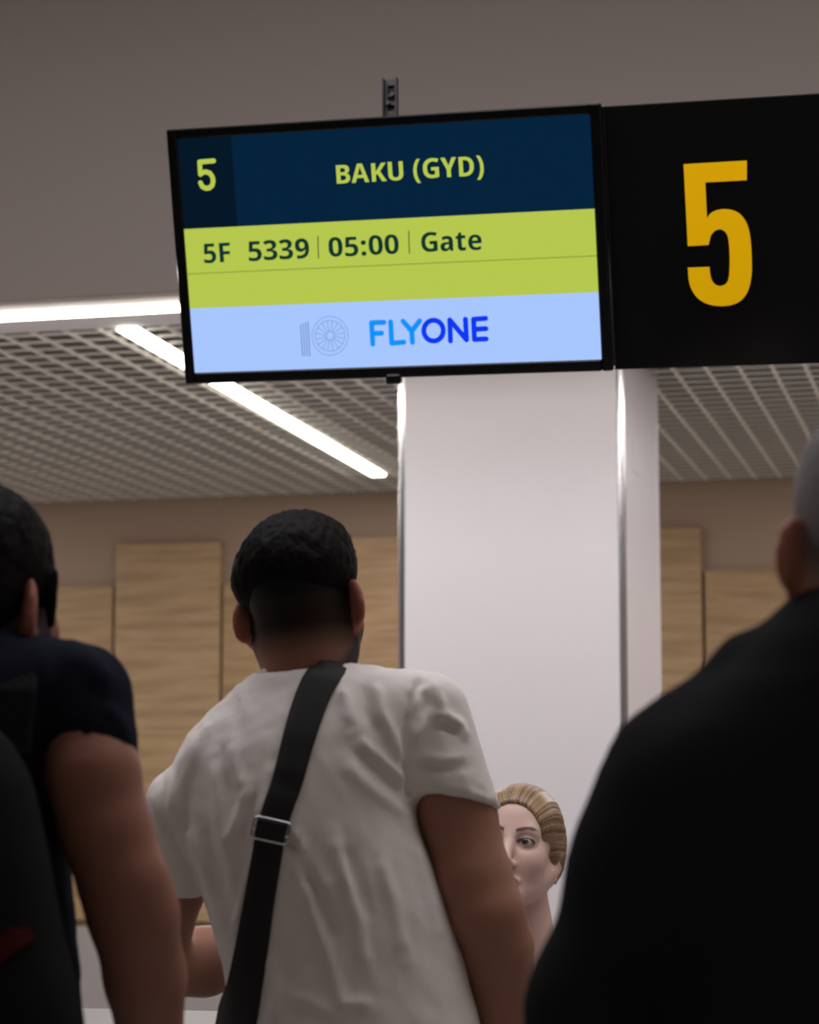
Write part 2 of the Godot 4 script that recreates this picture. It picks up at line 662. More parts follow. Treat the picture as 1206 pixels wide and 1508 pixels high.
# a hand from the wrist w along the hand's direction d; the palm faces n; side = 1 puts the thumb on d x n
func hand(w: Vector3, d: Vector3, n: Vector3, side: float, curl := 0.35, cell := 0.004) -> Array:
	d = d.normalized()
	n = (n - d * n.dot(d)).normalized()
	var x := d.cross(n) * side
	var bb := bounds([w - d * 0.03, w + d * 0.2 + x * 0.07, w + d * 0.2 - x * 0.06 + n * 0.1, w + d * 0.1 + x * 0.11], 0.025)
	var f := Field.new(bb[0], bb[1], cell)
	var spread := [[0.031, 0.092, 0.072, 0.0085], [0.01, 0.097, 0.08, 0.0088], [-0.011, 0.093, 0.074, 0.0083], [-0.031, 0.083, 0.058, 0.0075]]
	for g in spread:
		var kn: Vector3 = w + d * g[1] + x * g[0]
		f.cap(w + d * 0.008 + x * (g[0] * 0.55), kn, 0.0165, 0.0125, 0.014)
	for g in spread:
		var kn: Vector3 = w + d * g[1] + x * g[0]
		var a := curl * 0.7
		var p := kn
		var r: float = g[3]
		for seg in [0.45, 0.3, 0.25]:
			var dir: Vector3 = (d * cos(a) + n * sin(a) + x * (g[0] * 1.6)).normalized()
			var q: Vector3 = p + dir * (g[2] * seg)
			f.cap(p, q, r, r * 0.92, 0.004)
			p = q
			r *= 0.92
			a += curl
	var th := w + d * 0.022 + x * 0.027
	var t1 := th + (d * 0.6 + x * 0.62 + n * 0.35).normalized() * 0.046
	var t2 := t1 + (d * 0.85 + x * 0.3 + n * 0.35).normalized() * 0.034
	var t3 := t2 + (d * 0.95 + x * 0.05 + n * 0.3).normalized() * 0.027
	f.cap(th, t1, 0.016, 0.0115, 0.012)
	f.cap(t1, t2, 0.0108, 0.0098, 0.004)
	f.cap(t2, t3, 0.0098, 0.0082, 0.004)
	f.cap(w - d * 0.03, w + d * 0.012, 0.026, 0.024, 0.014)
	return f.nets()


# trousers and shoes below a waist; hips, knees, ankles left and right
func legs(person: Node3D, base: Vector3, waist: Vector3, hips: Array, knees: Array, ankles: Array, m: Material, shoe: Material, rad := 0.085) -> void:
	var bb := bounds([waist] + hips + knees + ankles, 0.16)
	var f := Field.new(bb[0], bb[1], 0.015)
	f.ell(waist - Vector3(0, 0.07, 0), Vector3(0.165, 0.14, 0.115), Basis.IDENTITY, 0.05)
	for i in 2:
		f.cap(hips[i], knees[i], rad, rad * 0.74, 0.05)
		f.cap(knees[i], ankles[i], rad * 0.74, 0.055, 0.04, Vector3.DOWN, Vector3(0, ankles[i].y - 0.02, 0))
	part("trousers", fuse([f.nets()], base), m, person)
	for i in 2:
		var a: Vector3 = ankles[i]
		var fb := bounds([a, Vector3(a.x, 0, a.z - 0.19), Vector3(a.x, 0, a.z + 0.07)], 0.06)
		var g := Field.new(fb[0], fb[1], 0.01)
		g.cap(Vector3(a.x, 0.045, a.z + 0.03), Vector3(a.x, 0.035, a.z - 0.16), 0.042, 0.04, 0.03)
		g.cap(Vector3(a.x, 0.045, a.z + 0.02), Vector3(a.x, 0.11, a.z + 0.005), 0.042, 0.04, 0.03)
		g.cut(Vector3(0, 0.004, 0), Vector3.DOWN)
		part("shoe", fuse([g.nets()], base), shoe, person)


func person_node(label: String, base: Vector3) -> Node3D:
	return thing("person", label, "person", Transform3D(Basis(Vector3.UP, yaw), Basis(Vector3.UP, yaw) * base))


func near_line(p: Vector2, line: Array) -> float:
	var best := 1e9
	for k in line.size() - 1:
		var q := Geometry2D.get_closest_point_to_segment(p, line[k], line[k + 1])
		best = minf(best, q.distance_squared_to(p))
	return best


func to_px(p: Vector3) -> Vector2:   # where the photograph shows a point of the heading frame; used to lay folds out on cloth
	var q := p - Vector3(0, CAM_H, 0)
	var y := q.y * cos(pitch) + q.z * sin(pitch)
	var z := -q.y * sin(pitch) + q.z * cos(pitch)
	return Vector2(603.0 - F * q.x / z, 754.0 + F * y / z)

# ---------------------------------------------------------------- the place
func _ready() -> void:
	rng.seed = 7
	light_and_camera()
	room()
	column()
	counter()
	display()
	gate_sign()
	bracket()
	white_shirt_man()
	navy_shirt_man()
	black_jacket_man()
	agent()


func light_and_camera() -> void:
	var cam := Camera3D.new()
	cam.name = "camera"
	cam.transform = Transform3D(Basis(Vector3.UP, yaw) * Basis(Vector3.RIGHT, pitch), Vector3(0, CAM_H, 0))
	var at := CameraAttributesPhysical.new()
	at.frustum_focal_length = 81.24
	at.exposure_aperture = 5.6
	at.frustum_focus_distance = 3.9
	cam.attributes = at
	cam.keep_aspect = Camera3D.KEEP_HEIGHT
	cam.fov = rad_to_deg(2.0 * atan(754.0 / F))
	cam.near = 0.05
	cam.far = 60.0
	cam.current = true
	add_child(cam)
	var e := Environment.new()
	e.background_mode = Environment.BG_COLOR
	e.background_color = Color.BLACK
	e.tonemap_mode = Environment.TONE_MAPPER_LINEAR
	e.tonemap_exposure = 1.0
	e.sdfgi_enabled = true
	e.ssao_enabled = true
	e.ssil_enabled = true
	var w := WorldEnvironment.new()
	w.name = "world"
	w.environment = e
	add_child(w)
	disp = Transform3D(Basis(Vector3.UP, deg_to_rad(-1.601)) * Basis(Vector3.RIGHT, deg_to_rad(16.898)) * Basis(Vector3.BACK, deg_to_rad(-1.102)), Vector3(-1.2757, 2.5975, -4.8704))
	# light strips: [name, centre x, z, length along x, length along z, height, radiance]
	var warm := Color(1.0, 0.975, 0.985)
	for s in STRIPS:
		var overhead: bool = s[0] in ["front", "queue"]
		var deep := 0.017 if s[0] == "near" else 0.012
		var turn := Basis(Vector3.UP, 0.0195 if s[0] == "far" else 0.0)
		var st := thing("light_strip", s[7], "light", Transform3D(turn, Vector3(s[1], s[5], s[2])), "led strips in the ceiling" if s[0] == "far" else "")
		var led := glow("front_led", Color(1.0, 0.985, 0.98), 1.2) if overhead else (glow("led_bright", Color(1.0, 0.97, 0.92), 20.0) if s[0] == "near" else glow("led", Color(1.0, 0.97, 0.92), 9.0))
		part("led_diffuser", box(Vector3(s[3], deep, s[4]), 0.003, Vector3(0, deep / 2, 0)), led, st)
		part("housing", box(Vector3(s[3] + 0.004, 0.001, s[4] + 0.004), 0.0, Vector3(0, deep + 0.0005, 0)), mat("housing", Color(0.75, 0.75, 0.76), 0.5), st)
		var tint: Color = {"queue": Color(1.0, 0.93, 0.88), "front": Color(0.985, 0.975, 1.0)}.get(s[0], warm)
		area("strip_lamp", Transform3D(turn * Basis(Vector3.RIGHT, -PI / 2), Vector3(s[1], s[5] - 0.004, s[2])), Vector2(s[3], s[4]), s[6], tint)
	# the display lights what hangs round it a little
	area("screen_lamp", disp * Transform3D(Basis(Vector3.UP, PI), Vector3(0, -0.02, 0.012)), Vector2(0.9, 0.5), 0.12, Color(0.75, 0.85, 0.8))


const STRIPS := [
	["near", -1.7, -6.54, 9.2, 0.024, 2.862, 46.0, "long bright light strip across the white ceiling band at left of the screen"],
	["far", -2.641, -8.43, 0.066, 3.28, 2.866, 32.0, "bright light strip running away from the viewer in the grid ceiling"],
	["far", -0.111, -8.43, 0.066, 3.28, 2.866, 32.0, "light strip in the grid ceiling beyond the right edge of the picture"],
	["far", -5.171, -8.43, 0.066, 3.28, 2.866, 32.0, "light strip in the grid ceiling beyond the left edge of the picture"],
	["front", -1.0, -3.3, 5.0, 2.2, 4.16, 1.95, "added wide light panel, out of view on the high ceiling over the counter"],  # unseen panel, added and widened to light the agent and soften the column's shading
	["queue", -0.6, 1.2, 5.0, 0.09, 4.16, 9.5, "light strip on the high ceiling over the queue"],
]


func room() -> void:
	var paint := mat("wall_paint", Color(0.66, 0.615, 0.59), 0.85)
	paint.heightmap_enabled = false
	var warm_paint := mat("warm_paint", Color(0.67, 0.585, 0.51), 0.85)
	var white := mat("white_paint", Color(0.86, 0.85, 0.86), 0.7)
	var tile := mat("floor_tile", Color(0.80, 0.785, 0.77), 0.35)
	tile.albedo_texture = noise_tex(0.02, 512, 3, ramp([[0.0, Color(0.85, 0.85, 0.85)], [1.0, Color(1, 1, 1)]]))
	tile.uv1_triplanar = true
	tile.uv1_world_triplanar = true
	struct("floor", box(Vector3(9.9, 0.2, 16.0)), tile, "pale polished hall floor", Transform3D(Basis.IDENTITY, Vector3(-1.75, -0.1, -2.85)))
	struct("wall_left", box(Vector3(0.2, 4.6, 16.0)), paint, "side wall of the hall, on the left", Transform3D(Basis.IDENTITY, Vector3(-6.6, 2.1, -2.85)))
	struct("wall_right", box(Vector3(0.2, 4.6, 16.0)), paint, "side wall of the hall, on the right", Transform3D(Basis.IDENTITY, Vector3(3.1, 2.1, -2.85)))
	struct("wall_front", box(Vector3(9.9, 4.6, 0.2)), paint, "wall of the hall behind the queue", Transform3D(Basis.IDENTITY, Vector3(-1.75, 2.1, 5.05)))
	var dark := mat("plenum_grey", Color(0.38, 0.37, 0.35), 0.9)
	struct("ceiling", box(Vector3(9.9, 0.2, 11.5)), white, "high ceiling over the queue", Transform3D(Basis.IDENTITY, Vector3(-1.75, 4.3, -0.7)))
	struct("ceiling_plenum", box(Vector3(9.9, 0.15, 4.2)), dark, "dark void above the grid ceiling", Transform3D(Basis.IDENTITY, Vector3(-1.75, 3.12, -8.8)))
	struct("wall_fascia", box(Vector3(9.4, 1.34, 0.06), 0.004), paint, "beige fascia wall above the check-in hall", Transform3D(Basis.IDENTITY, Vector3(-1.75, 2.878 + 0.67, -6.39)))
	struct("trim_1", box(Vector3(9.4, 0.04, 0.42), 0.004), white, "white ceiling band under the fascia, holding a light strip", Transform3D(Basis.IDENTITY, Vector3(-1.75, 2.9, -6.6)))
	struct("trim_2", box(Vector3(9.4, 0.25, 0.02)), white, "upstand between ceiling band and grid", Transform3D(Basis.IDENTITY, Vector3(-1.75, 3.03, -6.82)))

	# open-cell ceiling: every bar a piece
	var grid := Node3D.new()
	grid.name = "ceiling_grid"
	grid.set_meta("kind", "structure")
	grid.set_meta("label", "white open-cell grid ceiling over the check-in hall")
	add_child(grid)
	var metal := mat("grid_metal", Color(0.93, 0.92, 0.89), 0.55)
	var along := box(Vector3(0.014, 0.011, 3.83), 0.0015)
	var across := box(Vector3(9.3, 0.0085, 0.014), 0.001)
	for k in 84:
		part("grid_bar", along, metal, grid, Transform3D(Basis.IDENTITY, Vector3(-2.665 - 0.055 + 0.11 * (k - 34), 2.8855, -8.735)))
	for k in 35:
		part("grid_bar", across, metal, grid, Transform3D(Basis.IDENTITY, Vector3(-1.75, 2.8852, -6.87 - 0.11 * k)))

	# back wall with its cladding of oak panels
	var back := struct("wall_back", box(Vector3(9.9, 3.4, 0.2)), warm_paint, "beige back wall clad with oak panels of two heights", Transform3D(Basis.IDENTITY, Vector3(-1.75, 1.5, -10.77)))
	var edges := [-310.0, -150.0, 7.0, 167.0, 326.0, 496.0, 668.0, 850.0, 1036.0, 1222.0, 1410.0, 1600.0]
	var tall := wp(247, 800, -10.63).y
	var short := wp(85, 864, -10.63).y
	var low := wp(300, 1357, -10.63).y
	var inv := back.transform.affine_inverse()
	var grain := noise_tex(0.011, 512, 21, ramp([[0.0, Color(0.84, 0.82, 0.78)], [0.42, Color(0.95, 0.94, 0.92)], [0.6, Color(1, 1, 1)], [1.0, Color(0.86, 0.83, 0.78)]]), 5)
	for k in edges.size() - 1:
		var a := wp(edges[k], 900, -10.63).x + 0.007
		var b := wp(edges[k + 1], 900, -10.63).x - 0.007
		var top: float = tall if k % 2 == 1 else short
		top = short if k % 2 == 0 else tall
		var m := mat("oak_%d" % (k % 4), [Color(0.72, 0.60, 0.45), Color(0.735, 0.61, 0.465), Color(0.71, 0.595, 0.44), Color(0.74, 0.625, 0.475)][k % 4], 0.5)
		if m.albedo_texture == null:
			m.albedo_texture = grain
			m.uv1_triplanar = true
			m.uv1_world_triplanar = true
			m.uv1_scale = Vector3(0.22, 2.4, 0.22)
			m.uv1_offset = Vector3(0.31 * k, 0.17 * k, 0.0)
		part("oak_panel", box(Vector3(b - a, top - low, 0.036), 0.002), m, back, inv * Transform3D(Basis.IDENTITY, Vector3((a + b) / 2, (top + low) / 2, -10.648)))
		part("joint_backing", box(Vector3(0.03, short - low - 0.01, 0.006)), mat("joint_black", Color(0.05, 0.045, 0.04), 0.9), back, inv * Transform3D(Basis.IDENTITY, Vector3(b + 0.007, (short + low) / 2, -10.666)))
	part("wainscot", box(Vector3(9.3, low - 0.03, 0.05), 0.003), mat("wainscot_grey", Color(0.66, 0.64, 0.635), 0.6), back, inv * Transform3D(Basis.IDENTITY, Vector3(-1.75, (low - 0.03) / 2, -10.645)))


func ramp(stops: Array) -> Gradient:
	var g := Gradient.new()
	var off := PackedFloat32Array()
	var col := PackedColorArray()
	for s in stops:
		off.append(s[0])
		col.append(s[1])
	g.offsets = off
	g.colors = col
	return g


func column() -> void:
	var white := mat("column_laminate", Color(0.90, 0.885, 0.905), 0.32)
	var chrome := mat("chrome", Color(0.85, 0.85, 0.86), 0.22, 1.0)
	var x0 := wp(586.5, 800, -7.39).x
	var x1 := wp(920, 800, -7.39).x
	var z0 := -7.39
	var z1 := -8.16
	var c := Node3D.new()
	c.name = "column"
	c.set_meta("label", "square white laminated column with chrome corner strips, behind the agent")
	c.set_meta("kind", "structure")
	c.position = Vector3((x0 + x1) / 2, 0, (z0 + z1) / 2)
	add_child(c)
	var w := x1 - x0
	var d := z0 - z1
	var h := 2.95
	part("core", box(Vector3(w - 0.03, h, d - 0.03), 0.0, Vector3(0, h / 2, 0)), mat("core_grey", Color(0.4, 0.4, 0.4)), c)
	part("front_panel", box(Vector3(w - 0.04, h, 0.016), 0.002, Vector3(0, h / 2, d / 2 - 0.008)), white, c)
	part("back_panel", box(Vector3(w - 0.04, h, 0.016), 0.002, Vector3(0, h / 2, -d / 2 + 0.008)), white, c)
	for s in [-1.0, 1.0]:
		part("side_panel", box(Vector3(0.016, h, d - 0.03), 0.002, Vector3(s * (w / 2 - 0.008), h / 2, 0)), white, c)
	for sx in [-1.0, 1.0]:
		for sz in [-1.0, 1.0]:   # rounded corner strips; plain white ones at the back
			var p := PackedVector2Array()
			var r := 0.012
			var f := 0.021 if sx < 0 else 0.017
			p.append(Vector2(-f, -0.001))
			for k in 7:
				p.append(Vector2(-r, -r) + Vector2.from_angle(PI / 2 - PI / 2 * k / 6) * (r + 0.0015) + Vector2(0.001, 0.001))
			p.append(Vector2(-0.001, -0.015))
			p.append(Vector2(-0.016, -0.016))
			p.append(Vector2(-f, -0.012))
			for k in p.size():
				p[k] = Vector2(p[k].x * sx, p[k].y * sz)
			part("corner_strip", prism(p, 0.0, h), chrome if sz > 0 else white, c, Transform3D(Basis(Vector3.RIGHT, Vector3.BACK, Vector3.UP) if true else Basis.IDENTITY, Vector3(sx * w / 2, 0, sz * d / 2)))
	var pl := wp(936.5, 674, -7.62)
	part("cover_plate", box(Vector3(0.005, 0.1, 0.115), 0.0015, Vector3(w / 2 + 0.002, pl.y, 0.15)), white, c)


func counter() -> void:
	var white := mat("counter_white", Color(0.78, 0.765, 0.76), 0.4)
	var t := thing("check_in_counter", "long white check-in counter under the white-shirted man's forearm", "counter", Transform3D(Basis.IDENTITY, Vector3(-0.9, 0, -3.55)))
	part("countertop", box(Vector3(4.6, 0.04, 0.72), 0.008, Vector3(0, 1.03, 0)), mat("counter_top", Color(0.55, 0.53, 0.52), 0.5), t)
	for k in 4:
		part("front_panel", box(Vector3(1.13, 0.91, 0.02), 0.003, Vector3(-1.71 + 1.14 * k, 0.55, 0.32)), white, t)
	part("plinth", box(Vector3(4.5, 0.095, 0.5), 0.003, Vector3(0, 0.048, 0.02)), mat("plinth", Color(0.3, 0.3, 0.3), 0.5), t)
	for s in [-1.0, 1.0]:
		part("end_panel", box(Vector3(0.03, 0.91, 0.6), 0.003, Vector3(s * 2.265, 0.55, 0.01)), white, t)


func text(words: String, c: Material, parent: Node, u0: float, v0: float, u1: float, v1: float, called: String) -> void:
	var f := SystemFont.new()
	f.font_names = PackedStringArray(["Droid Sans"])
	f.font_weight = 700
	var m := TextMesh.new()
	m.text = words
	m.font = f
	m.font_size = 64
	m.pixel_size = 0.001
	m.depth = 0.0
	m.curve_step = 1.0
	var b := m.get_aabb()
	var s := Vector3((u1 - u0) / b.size.x, (v1 - v0) / b.size.y, 1.0)
	part(called, m, c, parent, Transform3D(Basis.from_scale(s), Vector3(u0 - b.position.x * s.x, v0 - b.position.y * s.y, 0.0016)))


func flat(a: Vector2, b: Vector2, z: float) -> ArrayMesh:
	var st := SurfaceTool.new()
	st.begin(Mesh.PRIMITIVE_TRIANGLES)
	quad(st, Vector3(a.x, b.y, z), Vector3(b.x, b.y, z), Vector3(b.x, a.y, z), Vector3(a.x, a.y, z))
	st.generate_normals()
	return st.commit()


func display() -> void:
	var d := thing("display_screen", "hanging flat screen in a glossy black frame, showing a departure on lime and navy", "screen", disp)
	var gloss := mat("black_gloss", Color(0.03, 0.03, 0.033), 0.08)
	gloss.metallic_specular = 0.35
	var hw := 0.485
	var hh := 0.2815
	var l := (ds(264, 215).x + ds(283.5, 530).x) / 2
	var r := (ds(869.5, 185).x + ds(886, 515).x) / 2
	var bt := (ds(300, 550).y + ds(870, 528).y) / 2
	var tp := (ds(300, 203).y + ds(850, 169).y) / 2
	part("back_housing", box(Vector3(0.965, 0.558, 0.03), 0.006, Vector3(0, 0, -0.022)), mat("housing_black", Color(0.03, 0.03, 0.032), 0.5), d)
	part("rear_box", box(Vector3(0.6, 0.34, 0.03), 0.01, Vector3(0, -0.05, -0.05)), mats["housing_black"], d)
	var st := SurfaceTool.new()
	st.begin(Mesh.PRIMITIVE_TRIANGLES)
	for bar in [[-hw, l, -hh, hh], [r, hw, -hh, hh], [l, r, -hh, bt], [l, r, tp, hh]]:
		add_box(st, Vector3(bar[1] - bar[0], bar[3] - bar[2], 0.014), 0.003, Vector3((bar[0] + bar[1]) / 2, (bar[2] + bar[3]) / 2, -0.001))
	st.generate_normals()
	part("bezel", st.commit(), gloss, d)
	part("sensor_box", box(Vector3(0.034, 0.022, 0.02), 0.004, Vector3(ds(580, 556).x, -hh - 0.003, 0.0)), gloss, d)

	var navy := glow("screen_navy", Color8(2, 34, 60))
	var lime := glow("screen_lime", Color8(182, 199, 78))
	var scr := part("screen", flat(Vector2(l, bt), Vector2(r, tp), 0.0), navy, d)
	var lt := (ds(280, 338).y + ds(870, 306.5).y) / 2
	var lb := (ds(285, 454.5).y + ds(878, 430).y) / 2
	var ln := (ds(276, 404).y + ds(878, 376).y) / 2
	part("desk_number_field", flat(Vector2(l, lt), Vector2(ds(345, 265).x, tp), 0.0005), glow("screen_dark_navy", Color8(2, 22, 38)), scr)
	part("flight_field", flat(Vector2(l, lb), Vector2(r, lt), 0.0005), lime, scr)
	part("field_rule", flat(Vector2(l, ln - 0.0009), Vector2(r, ln + 0.0009), 0.001), glow("screen_olive", Color8(120, 140, 50)), scr)
	part("logo_field", flat(Vector2(l, bt), Vector2(r, lb), 0.0005), glow("screen_pale_blue", Color8(168, 198, 255)), scr)
	var ink := glow("screen_ink", Color8(8, 52, 46))
	text("BAKU", lime, scr, ds(495.5, 256).x, ds(497, 270.5).y, ds(594, 253).x, ds(590, 237.5).y, "destination_lettering")
	text("(GYD)", lime, scr, ds(609, 252).x, ds(616, 269.5).y, ds(712.5, 248).x, ds(705, 229).y, "destination_lettering")
	text("5F", ink, scr, ds(300, 372).x, ds(300, 388).y, ds(339.5, 372).x, ds(339, 357).y, "flight_lettering")
	text("5339", ink, scr, ds(366, 370).x, ds(367, 385).y, ds(455.5, 368).x, ds(455, 350.5).y, "flight_lettering")
	text("05:00", ink, scr, ds(484, 362).x, ds(485, 379).y, ds(587.5, 362).x, ds(587, 344.5).y, "time_lettering")
	text("Gate", ink, scr, ds(620.5, 356).x, ds(621.5, 372).y, ds(709.5, 356).x, ds(646, 341).y, "status_lettering")
	part("divider", strokes([[ds(468.4, 347.5), ds(469.2, 380.7)]], 0.0022, 0.0015, false), ink, scr)
	part("divider", strokes([[ds(602, 339.6), ds(603.2, 373.6)]], 0.0022, 0.0015, false), ink, scr)
	var k := 0.41459
	var five := []
	for p in [[205, 330], [155, 334], [158, 378], [166, 371], [177, 369], [192, 374], [201, 388], [203, 402], [200, 417], [190, 426], [178, 428], [165, 422], [158, 408]]:
		five.append(ds(230 + p[0] * k, 100 + p[1] * k))
	part("desk_number_lettering", strokes([five], 0.0108, 0.0015), lime, scr)
	k = 0.26534
	var to := func(x: float, y: float) -> Vector2: return ds(420 + x * k, 430 + y * k)
	part("logo_lettering", strokes([
		[to.call(487, 289), to.call(480, 171), to.call(549, 168)], [to.call(484, 231), to.call(536, 228)],
		[to.call(586, 166), to.call(592, 284), to.call(659, 278)],
		[to.call(655, 162), to.call(703, 217), to.call(747, 160)], [to.call(703, 217), to.call(707, 279)]], 0.0112, 0.0015), glow("logo_light_blue", Color8(10, 146, 250)), scr)
	var ring := []
	for j in 33:
		ring.append(to.call(824 + 54 * cos(TAU * j / 32), 214 + 57.5 * sin(TAU * j / 32)))
	part("logo_lettering", strokes([ring, [to.call(918, 271), to.call(914, 155), to.call(1007, 265), to.call(1001, 151)],
		[to.call(1113, 146), to.call(1046, 151), to.call(1051, 263), to.call(1116, 260)], [to.call(1048, 207), to.call(1115, 203)]], 0.0112, 0.0015), glow("logo_deep_blue", Color8(8, 58, 240)), scr)
	var thin := []
	for j in 4:
		thin.append([to.call(86 + 13.5 * j, 180 - 5 * j), to.call(98 + 13.5 * j, 355)])
	part("emblem", strokes(thin, 0.0019, 0.0015), glow("emblem_grey", Color8(96, 124, 178)), scr)
	var fine := []
	for q in [[100.0, 108.0], [82.0, 85.0], [22.0, 24.0]]:
		var ring2 := []
		for j in 49:
			ring2.append(to.call(250 + q[0] * cos(TAU * j / 48), 243 + q[1] * sin(TAU * j / 48)))
		fine.append(ring2)
	for j in 16:
		var a := TAU * (j + 0.3) / 16
		fine.append([to.call(250 + 22 * cos(a), 243 + 24 * sin(a)), to.call(250 + 82 * cos(a + 0.06), 243 + 85 * sin(a + 0.06))])
	part("emblem", strokes(fine, 0.0012, 0.0015, false), glow("emblem_grey_fine", Color8(108, 138, 190)), scr)


func gate_sign() -> void:
	var lo := (ds(915, 545.5).y + ds(1200, 537).y) / 2
	var hi := (ds(895, 156.5).y + ds(1200, 137.5).y) / 2
	var l := 0.488
	var r := 1.12
	var d := thing("number_sign", "black hanging sign board with a large yellow number 5, right of the screen", "sign", disp * Transform3D(Basis.IDENTITY, Vector3(0, 0, -0.012)))
	var board := mat("sign_black", Color(0.06, 0.06, 0.06), 0.14)
	board.metallic_specular = 0.25
	part("sign_board", box(Vector3(r - l, hi - lo, 0.035), 0.002, Vector3((l + r) / 2, (lo + hi) / 2, -0.0275)), board, d)
	var k := 0.41459
	var poly := PackedVector2Array()
	var pts := [[720, 295, 0], [945, 282, 0], [945, 352, 0], [797, 360, 0], [803, 488, 0], [812, 474, 1], [830, 462, 1], [862, 455, 1], [900, 461, 1], [930, 482, 1], [950, 520, 1], [959, 570, 1], [963, 640, 1], [962, 690, 1], [952, 740, 1], [930, 776, 1], [898, 795, 1], [855, 801, 1], [810, 795, 1], [772, 774, 1], [748, 740, 1], [738, 705, 1], [735, 664, 0], [812, 661, 0], [815, 692, 1], [823, 714, 1], [838, 727, 1], [854, 729, 1], [872, 720, 1], [881, 700, 1], [884, 665, 1], [884, 610, 1], [879, 558, 1], [868, 536, 1], [850, 527, 1], [830, 534, 1], [816, 552, 1], [809, 583, 0], [735, 587, 0]]
	for i in pts.size():
		var p: Array = pts[i]
		var q: Array = pts[(i + 1) % pts.size()]
		poly.append(ds(706 + p[0] * k, 120 + p[1] * k))
		if p[2] == 1 and q[2] == 1:
			var o: Array = pts[i - 1]
			var n: Array = pts[(i + 2) % pts.size()]
			for t in [0.33, 0.66]:
				poly.append(ds(706 + cubic_interpolate(p[0], q[0], o[0], n[0], t) * k, 120 + cubic_interpolate(p[1], q[1], o[1], n[1], t) * k))
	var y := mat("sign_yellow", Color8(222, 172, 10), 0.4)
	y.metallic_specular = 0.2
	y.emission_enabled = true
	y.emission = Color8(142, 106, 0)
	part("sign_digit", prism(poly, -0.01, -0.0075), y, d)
	for e in [-1.0, 1.0]:
		part("end_cap", box(Vector3(0.004, hi - lo, 0.037), 0.001, Vector3(l - 0.002 if e < 0 else r + 0.002, (lo + hi) / 2, -0.0275)), mat("cap_black", Color(0.03, 0.03, 0.03), 0.4), d)


func bracket() -> void:
	var steel := mat("dull_steel", Color(0.30, 0.30, 0.30), 0.45, 0.7)
	var black := mat("bolt_black", Color(0.03, 0.03, 0.03), 0.5)
	var zc := -5.04
	var top := wp(575, 116, zc)
	var b := thing("mounting_bracket", "grey slotted metal channel rising behind the top edge of the hanging screen", "bracket", Transform3D(Basis.IDENTITY, Vector3(top.x, top.y, zc)))
	var st := SurfaceTool.new()
	st.begin(Mesh.PRIMITIVE_TRIANGLES)
	for s in [-1.0, 1.0]:   # flanges, then the web with its slots left open
		add_box(st, Vector3(0.003, 0.5, 0.02), 0.0005, Vector3(s * 0.0155, -0.25, 0.002))
		add_box(st, Vector3(0.008, 0.5, 0.003), 0.0005, Vector3(s * 0.0115, -0.25, -0.008))
	for y in [[-0.0, -0.014], [-0.034, -0.04], [-0.051, -0.06], [-0.072, -0.5]]:
		add_box(st, Vector3(0.016, y[0] - y[1], 0.003), 0.0005, Vector3(0, (y[0] + y[1]) / 2, -0.008))
	st.generate_normals()
	part("channel", st.commit(), steel, b)
	part("backing", box(Vector3(0.02, 0.09, 0.004), 0.0005, Vector3(0, -0.05, -0.016)), black, b)
	part("bolt", lathe([[0.0, -0.004], [0.0055, -0.004], [0.0055, 0.004], [0.0, 0.004]], 6), steel, b, Transform3D(Basis(Vector3.RIGHT, PI / 2), Vector3(-0.006, -0.056, 0.0)))
	part("bolt", lathe([[0.0, -0.004], [0.0055, -0.004], [0.0055, 0.004], [0.0, 0.004]], 6), steel, b, Transform3D(Basis(Vector3.RIGHT, PI / 2), Vector3(0.004, -0.037, 0.0)))
	# an arm back to the fascia and a rail that carries screen and sign
	part("arm", box(Vector3(0.04, 0.04, 1.45), 0.003, Vector3(0, -0.3, -0.73)), steel, b)
	part("wall_plate", box(Vector3(0.12, 0.16, 0.008), 0.002, Vector3(0, -0.3, -1.4265)), steel, b)
	var rail := disp * Transform3D(Basis.IDENTITY, Vector3(0.3, 0.0, -0.1))
	part("rail", box(Vector3(1.3, 0.04, 0.02), 0.003), steel, b, b.transform.affine_inverse() * rail)
	part("rail_link", box(Vector3(0.03, 0.05, 0.1), 0.002, Vector3(0, -0.34, 0.0)), steel, b)


